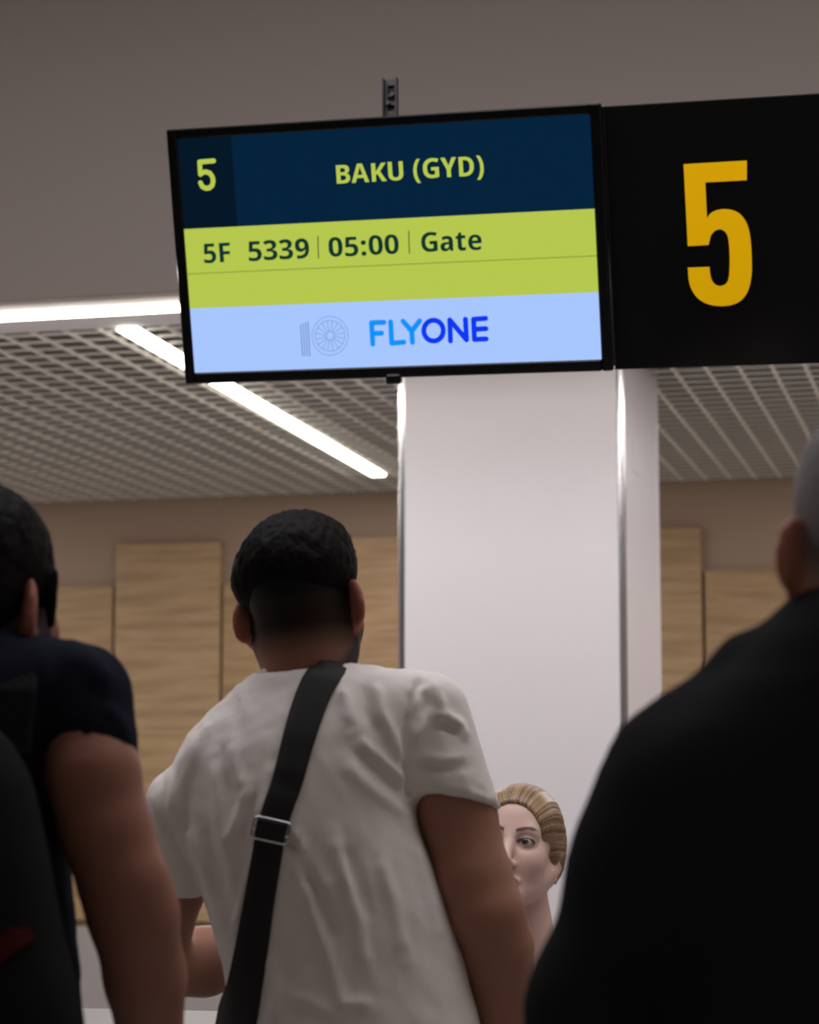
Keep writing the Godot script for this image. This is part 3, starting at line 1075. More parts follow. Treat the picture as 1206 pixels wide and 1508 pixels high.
# ---------------------------------------------------------------- the people
func shirt_folds() -> Array:   # [amplitude in mm, width in photograph pixels, points]
	return [
		[4.0, 9.0, [295, 1073, 272, 1119, 252, 1175, 247, 1225]], [3.0, 7.0, [312, 1060, 290, 1105, 270, 1160, 262, 1215]],
		[4.0, 8.0, [339, 1091, 347, 1130, 360, 1168]], [2.0, 5.0, [345, 1000, 358, 1030, 362, 1056]],
		[-3.0, 8.0, [326, 1090, 330, 1140, 342, 1180]], [3.0, 10.0, [404, 1115, 392, 1170, 380, 1215]],
		[3.5, 9.0, [318, 1116, 322, 1204, 337, 1264, 350, 1320]], [4.0, 8.0, [366, 1156, 352, 1200, 336, 1246]],
		[-3.0, 8.0, [376, 1165, 362, 1215, 350, 1250]], [3.5, 7.0, [377, 1240, 360, 1316, 346, 1372]],
		[4.0, 8.0, [276, 1215, 296, 1268, 318, 1330, 336, 1372]], [-3.0, 8.0, [300, 1215, 315, 1270, 330, 1320]],
		[4.5, 9.0, [500, 1005, 512, 1040, 516, 1072]], [4.0, 9.0, [552, 1000, 560, 1050, 578, 1085, 600, 1130]],
		[-3.5, 9.0, [536, 1005, 545, 1055, 560, 1090]], [4.0, 8.0, [523, 1086, 560, 1118, 603, 1156]],
		[-3.0, 8.0, [518, 1100, 552, 1132, 596, 1170]], [3.0, 9.0, [500, 1120, 545, 1160, 600, 1205]],
		[5.0, 8.0, [427, 1216, 446, 1250, 463, 1283, 479, 1320]], [-4.5, 7.0, [422, 1228, 440, 1268, 456, 1310]],
		[5.0, 8.0, [430, 1244, 456, 1328, 474, 1385, 494, 1440, 508, 1490]], [-4.0, 9.0, [446, 1240, 472, 1325, 492, 1390]],
		[4.5, 9.0, [488, 1228, 506, 1286, 526, 1346, 540, 1430]], [-3.0, 9.0, [508, 1240, 526, 1300, 546, 1360]],
		[3.0, 9.0, [492, 1280, 486, 1300, 479, 1322]], [3.5, 10.0, [556, 1260, 580, 1330, 596, 1410]],
		[3.5, 8.0, [392, 1408, 408, 1450, 402, 1508]], [4.0, 7.0, [496, 1480, 530, 1476, 552, 1484]], [3.0, 8.0, [610, 1240, 630, 1310, 650, 1390]],
		[3.0, 8.0, [420, 1465, 460, 1475, 500, 1500]],
		# the right sleeve: seam groove, the ring of folds, the hem's stitching
		[-6.0, 6.0, [626, 992, 606, 1030, 598, 1075, 597, 1120, 603, 1158, 604, 1180]], [4.5, 7.0, [638, 998, 644, 1025, 652, 1052]],
		[-4.5, 8.0, [624, 1010, 628, 1035, 618, 1060]], [4.0, 7.0, [612, 1005, 603, 1035, 600, 1060]],
		[5.0, 7.0, [633, 1053, 656, 1055, 675, 1066, 683, 1080, 680, 1096]], [-5.0, 8.0, [638, 1066, 656, 1068, 669, 1078, 668, 1090]],
		[4.5, 6.0, [631, 1056, 616, 1078, 609, 1096]], [-1.2, 3.0, [606, 1150, 680, 1152, 720, 1168]],
		[2.5, 5.0, [614, 1112, 650, 1120, 690, 1112]], [-2.0, 4.0, [612, 1128, 650, 1134, 690, 1130]],
		# the left sleeve
		[-3.0, 5.0, [236, 1130, 240, 1180, 252, 1225, 268, 1262, 292, 1300]], [3.0, 6.0, [224, 1165, 232, 1205, 250, 1240]], [-1.2, 3.0, [226, 1283, 292, 1287]],
		[2.5, 5.0, [222, 1235, 245, 1250, 270, 1262]],
	]


func fold_cloth(pieces: Array, folds: Array, zmid: float) -> void:   # lifts and sinks the cloth of the back along the folds
	var lines := []
	for f in folds:
		var l := PackedVector2Array()
		for i in range(0, f[2].size(), 2):
			l.append(Vector2(f[2][i], f[2][i + 1]))
		var r := Rect2(l[0], Vector2.ZERO)
		for p in l:
			r = r.expand(p)
		lines.append([f[0] * 0.001, f[1], l, r.grow(f[1] * 2.5)])
	var n := FastNoiseLite.new()
	n.seed = 5
	n.frequency = 0.012
	for p in pieces:
		var ns := normals(p[0], p[1])
		for i in p[0].size():
			var v: Vector3 = p[0][i]
			var q := to_px(v)
			var push := 0.0016 * n.get_noise_2d(q.x * 2.0 - q.y, q.y)
			if ns[i].z > -0.2:
				for l in lines:
					if l[3].has_point(q):
						var taper := minf(1.0, minf(q.distance_to(l[2][0]), q.distance_to(l[2][-1])) / (2.0 * l[1]))
						push += 1.45 * l[0] * taper * exp(-near_line(q, l[2]) / (l[1] * l[1])) * smoothstep(-0.2, 0.2, ns[i].z)
			p[0][i] = v + ns[i] * push


func white_shirt_man() -> void:
	var t := 3.12
	var k := t / F
	var base := Vector3(-0.07, 0, -3.12)
	var me := person_node("man in a white t-shirt with short black hair, a black strap across his back", base)
	# the t-shirt
	var o := sp(445, 985, t)
	var eu := Vector3(0.985, 0.174, 0)
	var es := Vector3(0.174, -0.985, 0)
	var rows := []
	for r in [[-14, -64, 60, 0.058, 0.0], [0, -84, 72, 0.068, 0.0], [22, -119, 126, 0.078, 0.0], [36, -142, 172, 0.086, 0.0], [62, -178, 196, 0.098, 0.0], [101, -206, 184, 0.112, 0.0], [160, -212, 152, 0.122, 0.0],
			[230, -210, 129, 0.126, 0.0], [334, -193, 143, 0.12, 0.0], [430, -186, 158, 0.114, 0.0], [532, -194, 166, 0.118, 0.0], [720, -200, 185, 0.13, 0.0]]:
		rows.append([r[0] * k, r[1] * k, r[2] * k, r[3], r[4]])
	var f := Field.new(sp(185, 1710, t) - Vector3(0, 0, 0.2), sp(760, 950, t) + Vector3(0, 0, 0.17), 0.0065)
	f.loft(o, eu, es, Vector3(0, 0, 1), rows, 0.01)
	var sh_r := sp(628, 1057, t)
	var hem_r := sp(667, 1178, t - 0.01)
	f.cap(sh_r, hem_r + (hem_r - sh_r) * 0.4, 0.058, 0.0555, 0.025, Vector3(-0.18, -1.0, 0.19).normalized(), sp(666, 1184, t))
	var sh_l := sp(274, 1184, t - 0.01)
	var hem_l := sp(262, 1309, t + 0.08)
	f.cap(sh_l, hem_l + (hem_l - sh_l) * 0.4, 0.0525, 0.049, 0.008, Vector3(0.0, -0.97, -0.25).normalized(), hem_l)
	var neck_o := sp(440, 940, t + 0.02)
	f.cap(neck_o, sp(447, 1000, t + 0.01), 0.064, 0.066, 0.01)
	f.cut(sp(375, 991, t), Vector3(-0.12, 0.99, 0.1).normalized())
	for z in f.nz:   # the neck opening
		for y in f.ny:
			for x in f.nx:
				var p := f.lo + Vector3(x, y, z) * f.c
				if p.y > o.y - 0.02:
					var i := (z * f.ny + y) * f.nx + x
					f.v[i] = maxf(f.v[i], 0.0605 - Vector2(p.x - o.x - 0.002, p.z - o.z + 0.012).length())
	var shirt := [f.nets(2)]
	fold_cloth(shirt, shirt_folds(), o.z)
	var cotton := mat("white_cotton", Color(0.88, 0.85, 0.83), 0.9)
	cotton.rim_enabled = true
	cotton.rim = 0.3
	var shirt_part := part("t_shirt", fuse(shirt, base), cotton, me)
	tag(shirt_part, "white cotton t-shirt", "")
	# ribbed collar band round the neck
	var loop := []
	for j in 40:
		var a := TAU * j / 40
		loop.append(Vector3(o.x + 0.001 + 0.0625 * sin(a), sp(445, 988, t).y + 0.009 * sin(a) + 0.0125 * cos(a) - 0.0055, o.z - 0.012 + 0.0625 * cos(a)) - base)
	part("collar", tube(loop, 0.0062, 10, true), cotton, me)
	# the body
	var ho := sp(446, 889, t)
	var hb := Basis(Vector3.BACK, deg_to_rad(8)) * Basis(Vector3.UP, deg_to_rad(-17)) * Basis(Vector3.RIGHT, deg_to_rad(-4))
	var hs := 0.94
	var hf := head_field(ho, hb, hs, 0.0036, sp(448, 1012, t - 0.005), 0.055, false, 0.083, 0.75)
	var body := [hf.nets(1)]
	body.append(limb([[sp(448, 990, t), 0.05], [sp(455, 1080, t), 0.075], [sp(470, 1250, t), 0.085], [sp(500, 1500, t), 0.085], [sp(510, 1640, t), 0.09]], 0.016))
	body.append(limb([[sp(448, 1060, t), 0.05], [sp(620, 1070, t), 0.045], [sp(640, 1085, t), 0.046]], 0.012))
	body.append(limb([[sp(448, 1080, t), 0.05], [sp(290, 1160, t), 0.042], [sp(268, 1175, t), 0.042]], 0.012))
	var wr := sp(752, 1590, t + 0.06)
	body.append(limb([[sp(636, 1078, t), 0.048], [sp(673, 1200, t), 0.0505], [sp(697, 1292, t - 0.01), 0.0485], [sp(716, 1345, t - 0.015), 0.0485], [sp(731, 1395, t), 0.0465], [sp(744, 1500, t + 0.03), 0.0395], [wr, 0.028]], 0.006, 0.012))
	body.append(hand(wr, Vector3(0.05, -0.95, -0.3), Vector3(-0.9, 0, -0.3), 1.0, 0.4))
	var wl := sp(452, 1413, t + 0.36)
	body.append(limb([[sp(270, 1190, t), 0.044], [sp(252, 1310, t + 0.07), 0.043], [sp(232, 1400, t + 0.13), 0.041], [sp(238, 1424, t + 0.14), 0.043], [sp(300, 1416, t + 0.2), 0.0465], [sp(350, 1407, t + 0.25), 0.043], [wl, 0.028]], 0.006, 0.012))
	body.append(hand(wl, Vector3(0.8, 0.02, -0.4), Vector3(0, -1, 0), -1.0, 0.25))
	var tone := Color(0.335, 0.165, 0.11)
	var inv := hb.inverse()
	var paint := func(p: Vector3, _n: Vector3) -> Color:
		var q := inv * (p - ho) / hs
		var c := skin_tone(tone, q, false, 0.96)
		var fade := smoothstep(-0.094, -0.034, q.y) * smoothstep(-0.05, -0.02, q.z) * float(absf(q.x) < 0.075)
		c = c.lerp(Color(0.006, 0.005, 0.0045), 0.98 * fade if q.length() < 0.2 else 0.0)
		if q.y > 0.0 and absf(q.x) < 0.074 and q.length() < 0.2 and (q.z > -0.07 or q.y > 0.07):
			c = Color(0.006, 0.005, 0.0045)
		return c
	part("body", fuse(body, base, paint), vmat("skin", 0.5, 0.12), me)
	eyeballs(me, ho, hb, hs, base, (hb * Vector3(0, -0.1, -1)).normalized(), Color(0.06, 0.03, 0.015))
	# thick hair above the faded sides
	var hair := Field.new(ho - Vector3(0.12, 0.06, 0.13), ho + Vector3(0.12, 0.16, 0.13), 0.0032)
	var hp := func(x: float, y: float, z: float) -> Vector3: return ho + hb * (Vector3(x, y, z) * hs)
	hair.ell(hp.call(0, 0.045, 0.0105), Vector3(0.083, 0.081, 0.0985) * hs, hb, 0.01)
	hair.ell(hp.call(0.0, 0.084, -0.03), Vector3(0.062, 0.046, 0.07) * hs, hb, 0.03)
	hair.ell(hp.call(-0.05, 0.034, 0.02), Vector3(0.036, 0.04, 0.05) * hs, hb, 0.025)
	hair.ell(hp.call(0, -0.012, -0.105), Vector3(0.068, 0.068, 0.06) * hs, hb, 0.008, true)
	hair.ell(hp.call(0, -0.15, 0.03), Vector3(0.15, 0.145, 0.15) * hs, hb, 0.03, true)
	for e in [-1.0, 1.0]:
		hair.ell(hp.call(0.087 * e, -0.018, 0.008), Vector3(0.017, 0.042, 0.032) * hs, hb, 0.006, true)
	tuft(hair, ho, inv, 0.0034, 5)
	part("hair", fuse([hair.nets(0)], base), hair_mat("black_hair", Color(0.075, 0.066, 0.062)), me)
	# trousers and shoes, below the picture
	legs(me, base, Vector3(-0.075, 0.98, -t), [Vector3(-0.16, 0.86, -t), Vector3(0.02, 0.86, -t)], [Vector3(-0.17, 0.48, -t), Vector3(0.03, 0.48, -t - 0.02)], [Vector3(-0.18, 0.09, -t), Vector3(0.04, 0.09, -t)], mat("dark_denim", Color(0.10, 0.11, 0.14), 0.85), mat("shoe_black", Color(0.04, 0.04, 0.04), 0.5), 0.08)
	shoulder_bag(f, o, t)


func tuft(f: Field, o: Vector3, inv: Basis, amp: float, sd: int) -> void:   # locks of hair: ridges that run down from the crown
	var n := FastNoiseLite.new()
	n.seed = sd
	n.frequency = 1.0
	n.fractal_octaves = 3
	f.ruffle(func(p: Vector3) -> float:
		var q := inv * (p - o)
		var d := Vector3(q.x, q.y - 0.02, q.z - 0.02).normalized()
		var a := atan2(d.x, d.z)
		return amp * smoothstep(-0.01, 0.06, q.y) * (n.get_noise_3d(d.x * 7.0, d.y * 2.5 + 1.5 * sin(a * 3.0), d.z * 7.0) + 0.5 * n.get_noise_3d(d.x * 30.0, d.y * 6.0, d.z * 30.0)))


func hair_mat(called: String, c: Color) -> StandardMaterial3D:
	var m := mat(called, c, 0.6)
	m.metallic_specular = 0.15
	if not m.normal_enabled:
		var nt := noise_tex(0.03, 512, 31)
		nt.as_normal_map = true
		nt.bump_strength = 4.0
		m.normal_enabled = true
		m.normal_texture = nt
		m.uv1_triplanar = true
		m.uv1_scale = Vector3(28, 5, 28)
	return m


func shoulder_bag(f: Field, o: Vector3, t: float) -> void:
	var black := mat("webbing", Color(0.018, 0.018, 0.019), 0.75)
	var chrome: Material = mats["chrome"]
	var base := sp(352, 1640, t + 0.02) + Vector3(-0.02, -0.14, -0.06)
	var b := thing("shoulder_bag", "black webbing bag strap with a metal slider, across the white t-shirt", "bag", Transform3D(Basis(Vector3.UP, yaw), Basis(Vector3.UP, yaw) * base))
	# strap: centre line in the photograph, half width in pixels, laid on the cloth
	var back := [[497, 975, 22], [482, 990, 24], [466, 1014, 25], [450, 1056, 24.5], [437, 1100, 23.5], [424, 1150, 22.5], [410, 1190, 22], [400, 1224, 22], [391, 1275, 22], [380, 1340, 22.5], [369, 1410, 24], [358, 1470, 25], [349, 1520, 25], [336, 1580, 25]]
	var c := Curve3D.new()
	for p in back:
		c.add_point(Vector3(p[0], p[1], p[2]))
	var rows := []
	var pts := []
	for i in back.size():
		for s in 6:
			if i == back.size() - 1 and s > 0:
				break
			var j := mini(i + 1, back.size() - 1)
			var row := []
			for q in 3:
				row.append(cubic_interpolate(back[i][q], back[j][q], back[maxi(i - 1, 0)][q], back[mini(i + 2, back.size() - 1)][q], s / 6.0))
			rows.append(row)
	for i in rows.size():
		var a: Array = rows[maxi(i - 1, 0)]
		var e: Array = rows[mini(i + 1, rows.size() - 1)]
		var d := Vector2(e[0] - a[0], e[1] - a[1]).normalized().orthogonal()
		if d.x < 0:
			d = -d
		d = d.lerp(Vector2(0.98, -0.2), clampf(1.0 - i / 11.0, 0.0, 1.0)).normalized()
		var line := []
		for s in 5:
			var u: Vector2 = Vector2(rows[i][0], rows[i][1]) + d * rows[i][2] * (s - 2) / 2.0
			var far := sp(u.x, u.y, t)
			var eye := (far - Vector3(0, CAM_H, 0)).normalized()
			var h := f.hit(far - eye * 0.17, eye, 0.3)
			line.append(h)
		# the webbing bridges the hollows of the cloth
		var m: Vector3 = (line[0] + line[4]) / 2.0
		for s in 5:
			var w: Vector3 = line[0].lerp(line[4], s / 4.0)
			line[s] = Vector3(w.x, w.y, maxf(maxf(w.z, line[s].z), m.z)) + Vector3(0, 0.001, 0.0045)
		pts.append(line)
	# over the shoulder and down the front to the bag
	var front := [[sp(501, 964, t + 0.035), 0.019], [sp(496, 985, t + 0.11), 0.02], [sp(470, 1100, t + 0.145), 0.02], [sp(430, 1300, t + 0.15), 0.02], [sp(380, 1500, t + 0.14), 0.02], [sp(345, 1640, t + 0.1), 0.02]]
	var pre := []
	for p in front:
		var line := []
		for s in 5:
			line.append(p[0] + Vector3(0.95, -0.12, 0.0).normalized() * p[1] * (s - 2) / 2.0)
		pre.push_front(line)
	var ribbon := pre + pts
	for pass_no in 2:
		for i in range(1, ribbon.size() - 1):
			for s in 5:
				ribbon[i][s] = ribbon[i][s] * 0.5 + (ribbon[i - 1][s] + ribbon[i + 1][s]) * 0.25
	var vs := PackedVector3Array()
	var ix := PackedInt32Array()
	var th := 0.0022
	for i in ribbon.size():
		var along: Vector3 = ribbon[mini(i + 1, ribbon.size() - 1)][2] - ribbon[maxi(i - 1, 0)][2]
		var n: Vector3 = (ribbon[i][4] - ribbon[i][0]).cross(along).normalized()
		for s in 5:
			vs.append(ribbon[i][s] - n * th * 0.5)
		for s in 5:
			vs.append(ribbon[i][4 - s] + n * th * 0.5)
	for i in ribbon.size() - 1:
		for s in 10:
			var a := i * 10 + s
			var d := i * 10 + (s + 1) % 10
			ix.append_array([a, a + 10, d + 10, a, d + 10, d])
	var strap := part("strap", fuse([[vs, ix]], base), black, b)
	# slider: two wire loops and the doubled webbing
	var at: Vector3
	var best := 1e9
	var bi := 0
	for i in range(pre.size(), ribbon.size()):
		var e := to_px(ribbon[i][2]).distance_to(Vector2(399, 1224))
		if e < best:
			best = e
			bi = i
	at = ribbon[bi][2]
	var ex: Vector3 = (ribbon[bi][4] - ribbon[bi][0]).normalized()
	var ey: Vector3 = (ribbon[bi - 3][2] - ribbon[bi + 3][2]).normalized()
	ey = (ey - ex * ey.dot(ex)).normalized()
	var fr := Transform3D(Basis(ex, ey, ex.cross(ey)), at + ex.cross(ey) * 0.004 - base)
	var w := 0.0235
	var h := 0.0135
	var loop := []
	for q in [[1, 1], [-1, 1], [-1, -1], [1, -1]]:
		for j in 5:
			var a: float = [0.0, PI / 2, PI, PI * 1.5][[[1, 1], [-1, 1], [-1, -1], [1, -1]].find(q)] + PI / 2 * j / 4
			loop.append(Vector3(q[0] * (w - 0.006) + 0.006 * cos(a), q[1] * (h - 0.006) + 0.006 * sin(a), 0.0))
	part("slider", tube(loop, 0.0016, 8, true), chrome, b, fr)
	part("slider_bar", tube([Vector3(-w, -0.003, 0.0005), Vector3(w, -0.003, 0.0005)], 0.0015, 8), chrome, b, fr)
	part("strap_keeper", box(Vector3(0.039, 0.022, 0.004), 0.001, Vector3(0, 0.0005, 0.0005)), black, b, fr)
	var body := box(Vector3(0.22, 0.19, 0.07), 0.02)
	part("bag_body", body, black, b, Transform3D(Basis.IDENTITY, Vector3(0, 0.05, -0.06)))
	part("bag_flap", box(Vector3(0.222, 0.11, 0.01), 0.004), black, b, Transform3D(Basis.IDENTITY, Vector3(0, 0.09, -0.1)))


func torso(at: Vector2, t: float, k: float, table: Array, cell: float, lo_px: Vector2, hi_px: Vector2, back := 0.2) -> Field:
	var o := sp(at.x, at.y, t)
	var rows := []
	for r in table:
		rows.append([r[0] * k, r[1] * k, r[2] * k, r[3], r[4]])
	var f := Field.new(sp(lo_px.x, lo_px.y, t) - Vector3(0, 0, 0.22), sp(hi_px.x, hi_px.y, t) + Vector3(0, 0, back), cell)
	f.loft(o, Vector3.RIGHT, Vector3.DOWN, Vector3(0, 0, 1), rows, 0.01)
	return f


func navy_shirt_man() -> void:
	var t := 2.5
	var k := t / F
	var base := Vector3(sp(-45, 1400, t).x, 0, -t)
	var me := person_node("dark-haired man at left in a navy t-shirt with a bare forearm, wearing a backpack", base)
	var table := [[-52, -48, 50, 0.055, 0.0], [-38, -66, 72, 0.066, 0.0], [-24, -120, 122, 0.08, 0.0], [0, -160, 162, 0.095, 0.0], [40, -185, 168, 0.112, 0.0], [110, -176, 150, 0.122, 0.0], [250, -172, 148, 0.125, 0.0], [420, -172, 165, 0.125, 0.0], [560, -178, 175, 0.125, 0.0], [760, -185, 185, 0.13, 0.0]]
	var f := torso(Vector2(-45, 965), t, k, table, 0.009, Vector2(-320, 1760), Vector2(235, 890))
	var sr := sp(116, 1026, t - 0.03)
	f.cap(sr, sp(138, 1190, t - 0.06), 0.057, 0.051, 0.04, Vector3(-0.29, -1.0, 0.5).normalized(), sp(134, 1120, t - 0.045))
	var sl := sp(-212, 1030, t)
	f.cap(sl, sp(-228, 1190, t), 0.056, 0.052, 0.05, Vector3(0.29, -1.0, 0.5).normalized(), sp(-226, 1120, t))
	var o := sp(-45, 965, t)
	var sm := [f.nets(2)]
	fold_cloth(sm, [[3.5, 9.0, [110, 952, 140, 975, 170, 1010]], [3.0, 8.0, [95, 965, 130, 985, 165, 1025]], [-4.0, 7.0, [95, 948, 80, 990, 72, 1040, 68, 1100]], [3.0, 9.0, [150, 1035, 175, 1060, 188, 1095]], [-1.2, 3.0, [66, 1085, 120, 1072, 170, 1086, 200, 1128]]], o.z)
	var navy := mat("navy_cotton", Color(0.105, 0.115, 0.155), 0.9)
	navy.metallic_specular = 0.15
	part("t_shirt", fuse(sm, base), navy, me)
	var loop := []
	for j in 32:
		var a := TAU * j / 32
		loop.append(Vector3(o.x + 0.062 * sin(a), o.y + 0.026 + 0.012 * cos(a), o.z - 0.012 + 0.062 * cos(a)) - base)
	part("collar", tube(loop, 0.008, 8, true), navy, me)
	var ho := sp(-36, 887, t)
	var hb := Basis(Vector3.UP, deg_to_rad(-24)) * Basis(Vector3.RIGHT, deg_to_rad(-3))
	var hs := 0.97
	var inv := hb.inverse()
	var body := [head_field(ho, hb, hs, 0.0045, sp(-44, 985, t), 0.057, false, 0.08, 0.6).nets(1)]
	body.append(limb([[sp(-45, 985, t), 0.05], [sp(-45, 1060, t), 0.075], [sp(-45, 1300, t), 0.09], [sp(-45, 1620, t), 0.09]], 0.016))
	body.append(limb([[sp(-160, 1040, t), 0.045], [sp(-45, 1040, t), 0.05], [sp(100, 1040, t), 0.045]], 0.012))
	var wr := sp(226, 1580, t + 0.07)
	body.append(limb([[sp(118, 1035, t - 0.03), 0.046], [sp(136, 1140, t - 0.055), 0.0475], [sp(156, 1225, t - 0.055), 0.046], [sp(182, 1300, t - 0.055), 0.0445], [sp(196, 1345, t - 0.04), 0.0455], [sp(214, 1440, t - 0.0), 0.0415], [wr, 0.031]], 0.006, 0.012))
	body.append(hand(wr, Vector3(0.03, -0.95, -0.3), Vector3(-0.9, 0, -0.3), 1.0, 0.4))
	var wl := sp(-300, 1600, t + 0.07)
	body.append(limb([[sl, 0.044], [sp(-245, 1200, t), 0.047], [sp(-270, 1320, t), 0.044], [sp(-285, 1440, t + 0.03), 0.041], [wl, 0.031]], 0.009, 0.03))
	body.append(hand(wl, Vector3(-0.03, -0.95, -0.3), Vector3(0.9, 0, -0.3), -1.0, 0.4, 0.005))
	var tone := Color(0.30, 0.14, 0.095)
	var paint := func(p: Vector3, _n: Vector3) -> Color:
		var q := inv * (p - ho) / hs
		var c := skin_tone(tone, q, false, 0.35)
		if q.length() < 0.2 and absf(q.x) < 0.074 and q.z > -0.05:
			c = c.lerp(Color(0.015, 0.012, 0.012), 0.95 * smoothstep(-0.06, -0.035, q.y))
		return c
	part("body", fuse(body, base, paint), vmat("skin", 0.5, 0.12), me)
	eyeballs(me, ho, hb, hs, base, (hb * Vector3(0, 0, -1)).normalized(), Color(0.06, 0.03, 0.015))
	var hair := Field.new(ho - Vector3(0.13, 0.09, 0.14), ho + Vector3(0.13, 0.16, 0.14), 0.004)
	var hp := func(x: float, y: float, z: float) -> Vector3: return ho + hb * (Vector3(x, y, z) * hs)
	hair.ell(hp.call(0, 0.042, 0.01), Vector3(0.0815, 0.092, 0.103) * hs, hb, 0.01)
	hair.ell(hp.call(0, -0.01, 0.05), Vector3(0.066, 0.055, 0.06) * hs, hb, 0.03)
	hair.ell(hp.call(0, -0.03, -0.105), Vector3(0.075, 0.085, 0.068) * hs, hb, 0.006, true)
	for e in [-1.0, 1.0]:
		hair.cap(hp.call(0.075 * e, 0.03, -0.03), hp.call(0.076 * e, -0.022, -0.034), 0.009, 0.005, 0.01)
		hair.ell(hp.call(0.086 * e, -0.016, 0.012), Vector3(0.016, 0.04, 0.026) * hs, hb, 0.005, true)
	tuft(hair, ho, inv, 0.0035, 9)
	part("hair", fuse([hair.nets(0)], base), hair_mat("black_hair", Color.BLACK), me)
	legs(me, base, Vector3(base.x, 0.98, -t), [Vector3(base.x - 0.09, 0.86, -t), Vector3(base.x + 0.09, 0.86, -t)], [Vector3(base.x - 0.1, 0.48, -t), Vector3(base.x + 0.1, 0.48, -t)], [Vector3(base.x - 0.11, 0.09, -t), Vector3(base.x + 0.11, 0.09, -t)], mats["dark_denim"], mats["shoe_black"], 0.082)
	backpack(t)


func backpack(t: float) -> void:
	var tb := t - 0.2
	var k := tb / F
	var base := sp(-60, 1640, tb)
	var cloth := mat("backpack_nylon", Color(0.09, 0.09, 0.09), 0.8)
	cloth.metallic_specular = 0.15
	if not cloth.normal_enabled:
		var nt := noise_tex(0.05, 512, 44)
		nt.as_normal_map = true
		nt.bump_strength = 3.0
		cloth.normal_enabled = true
		cloth.normal_texture = nt
		cloth.uv1_triplanar = true
		cloth.uv1_scale = Vector3(6, 6, 6)
	var b := thing("backpack", "black fabric backpack with a dark red tape, worn by the man in navy at left", "backpack", Transform3D(Basis(Vector3.UP, yaw), Basis(Vector3.UP, yaw) * base))
	var f := torso(Vector2(-60, 1080), tb, k, [[-20, -70, 40, 0.03, 0.0], [10, -110, 75, 0.06, 0.0], [70, -150, 108, 0.085, 0.0], [170, -170, 132, 0.1, 0.0], [290, -185, 158, 0.105, 0.0], [420, -195, 190, 0.11, 0.0], [540, -190, 190, 0.1, 0.0], [575, -160, 160, 0.06, 0.0]], 0.01, Vector2(-300, 1720), Vector2(180, 1030), 0.2)
	f.nets(0)
	part("pack_body", fuse([f.nets(2)], base), cloth, b)
	var g := torso(Vector2(-150, 1400), tb - 0.09, k, [[-10, -60, 50, 0.012, 0.0], [20, -90, 85, 0.03, 0.0], [160, -110, 115, 0.045, 0.0], [290, -110, 115, 0.045, 0.0], [320, -90, 95, 0.02, 0.0]], 0.01, Vector2(-320, 1760), Vector2(20, 1350), 0.12)
	part("front_pocket", fuse([g.nets(2)], base), cloth, b)
	var red := mat("red_tape", Color(0.22, 0.075, 0.07), 0.9)
	red.metallic_specular = 0.1
	var tape := []
	for p in [[-95, 1452], [-60, 1440], [-30, 1422], [0, 1398], [22, 1382], [42, 1370]]:
		var far := sp(p[0], p[1], tb)
		var eye := (far - Vector3(0, CAM_H, 0)).normalized()
		var h := f.hit(far - eye * 0.25, eye, 0.5)
		tape.append([h + Vector3(0, 0, 0.003), 0.0])
	var st := SurfaceTool.new()
	st.begin(Mesh.PRIMITIVE_TRIANGLES)
	for i in tape.size() - 1:
		var a: Vector3 = tape[i][0] - base
		var c: Vector3 = tape[i + 1][0] - base
		var d := (c - a).normalized()
		var up := Vector3(0, 0, 1).cross(d).normalized()
		var z := d.cross(up)
		add_box(st, Vector3(a.distance_to(c) + 0.004, 0.022, 0.004), 0.001, (a + c) / 2, Basis(d, up, z))
	st.generate_normals()
	part("red_tape", st.commit(), red, b)
	for s in [-1.0, 1.0]:   # the shoulder straps
		var x: float = -45.0 + s * 62.0
		var path := [sp(x - 10 * s, 1110, t - 0.128), sp(x, 1020, t - 0.108), sp(x + 4 * s, 962, t - 0.06), sp(x + 5 * s, 942, t + 0.0), sp(x + 5 * s, 1010, t + 0.125), sp(x + 20 * s, 1200, t + 0.145), sp(x + 50 * s, 1400, t + 0.13)]
		var st2 := SurfaceTool.new()
		st2.begin(Mesh.PRIMITIVE_TRIANGLES)
		for i in path.size() - 1:
			var a: Vector3 = path[i] - base
			var c: Vector3 = path[i + 1] - base
			var d := (c - a).normalized()
			var xx := Vector3.RIGHT - d * d.x
			xx = xx.normalized()
			add_box(st2, Vector3(0.05, a.distance_to(c) + 0.008, 0.01), 0.003, (a + c) / 2, Basis(xx, d, xx.cross(d)))
		st2.generate_normals()
		part("shoulder_strap", st2.commit(), cloth, b)


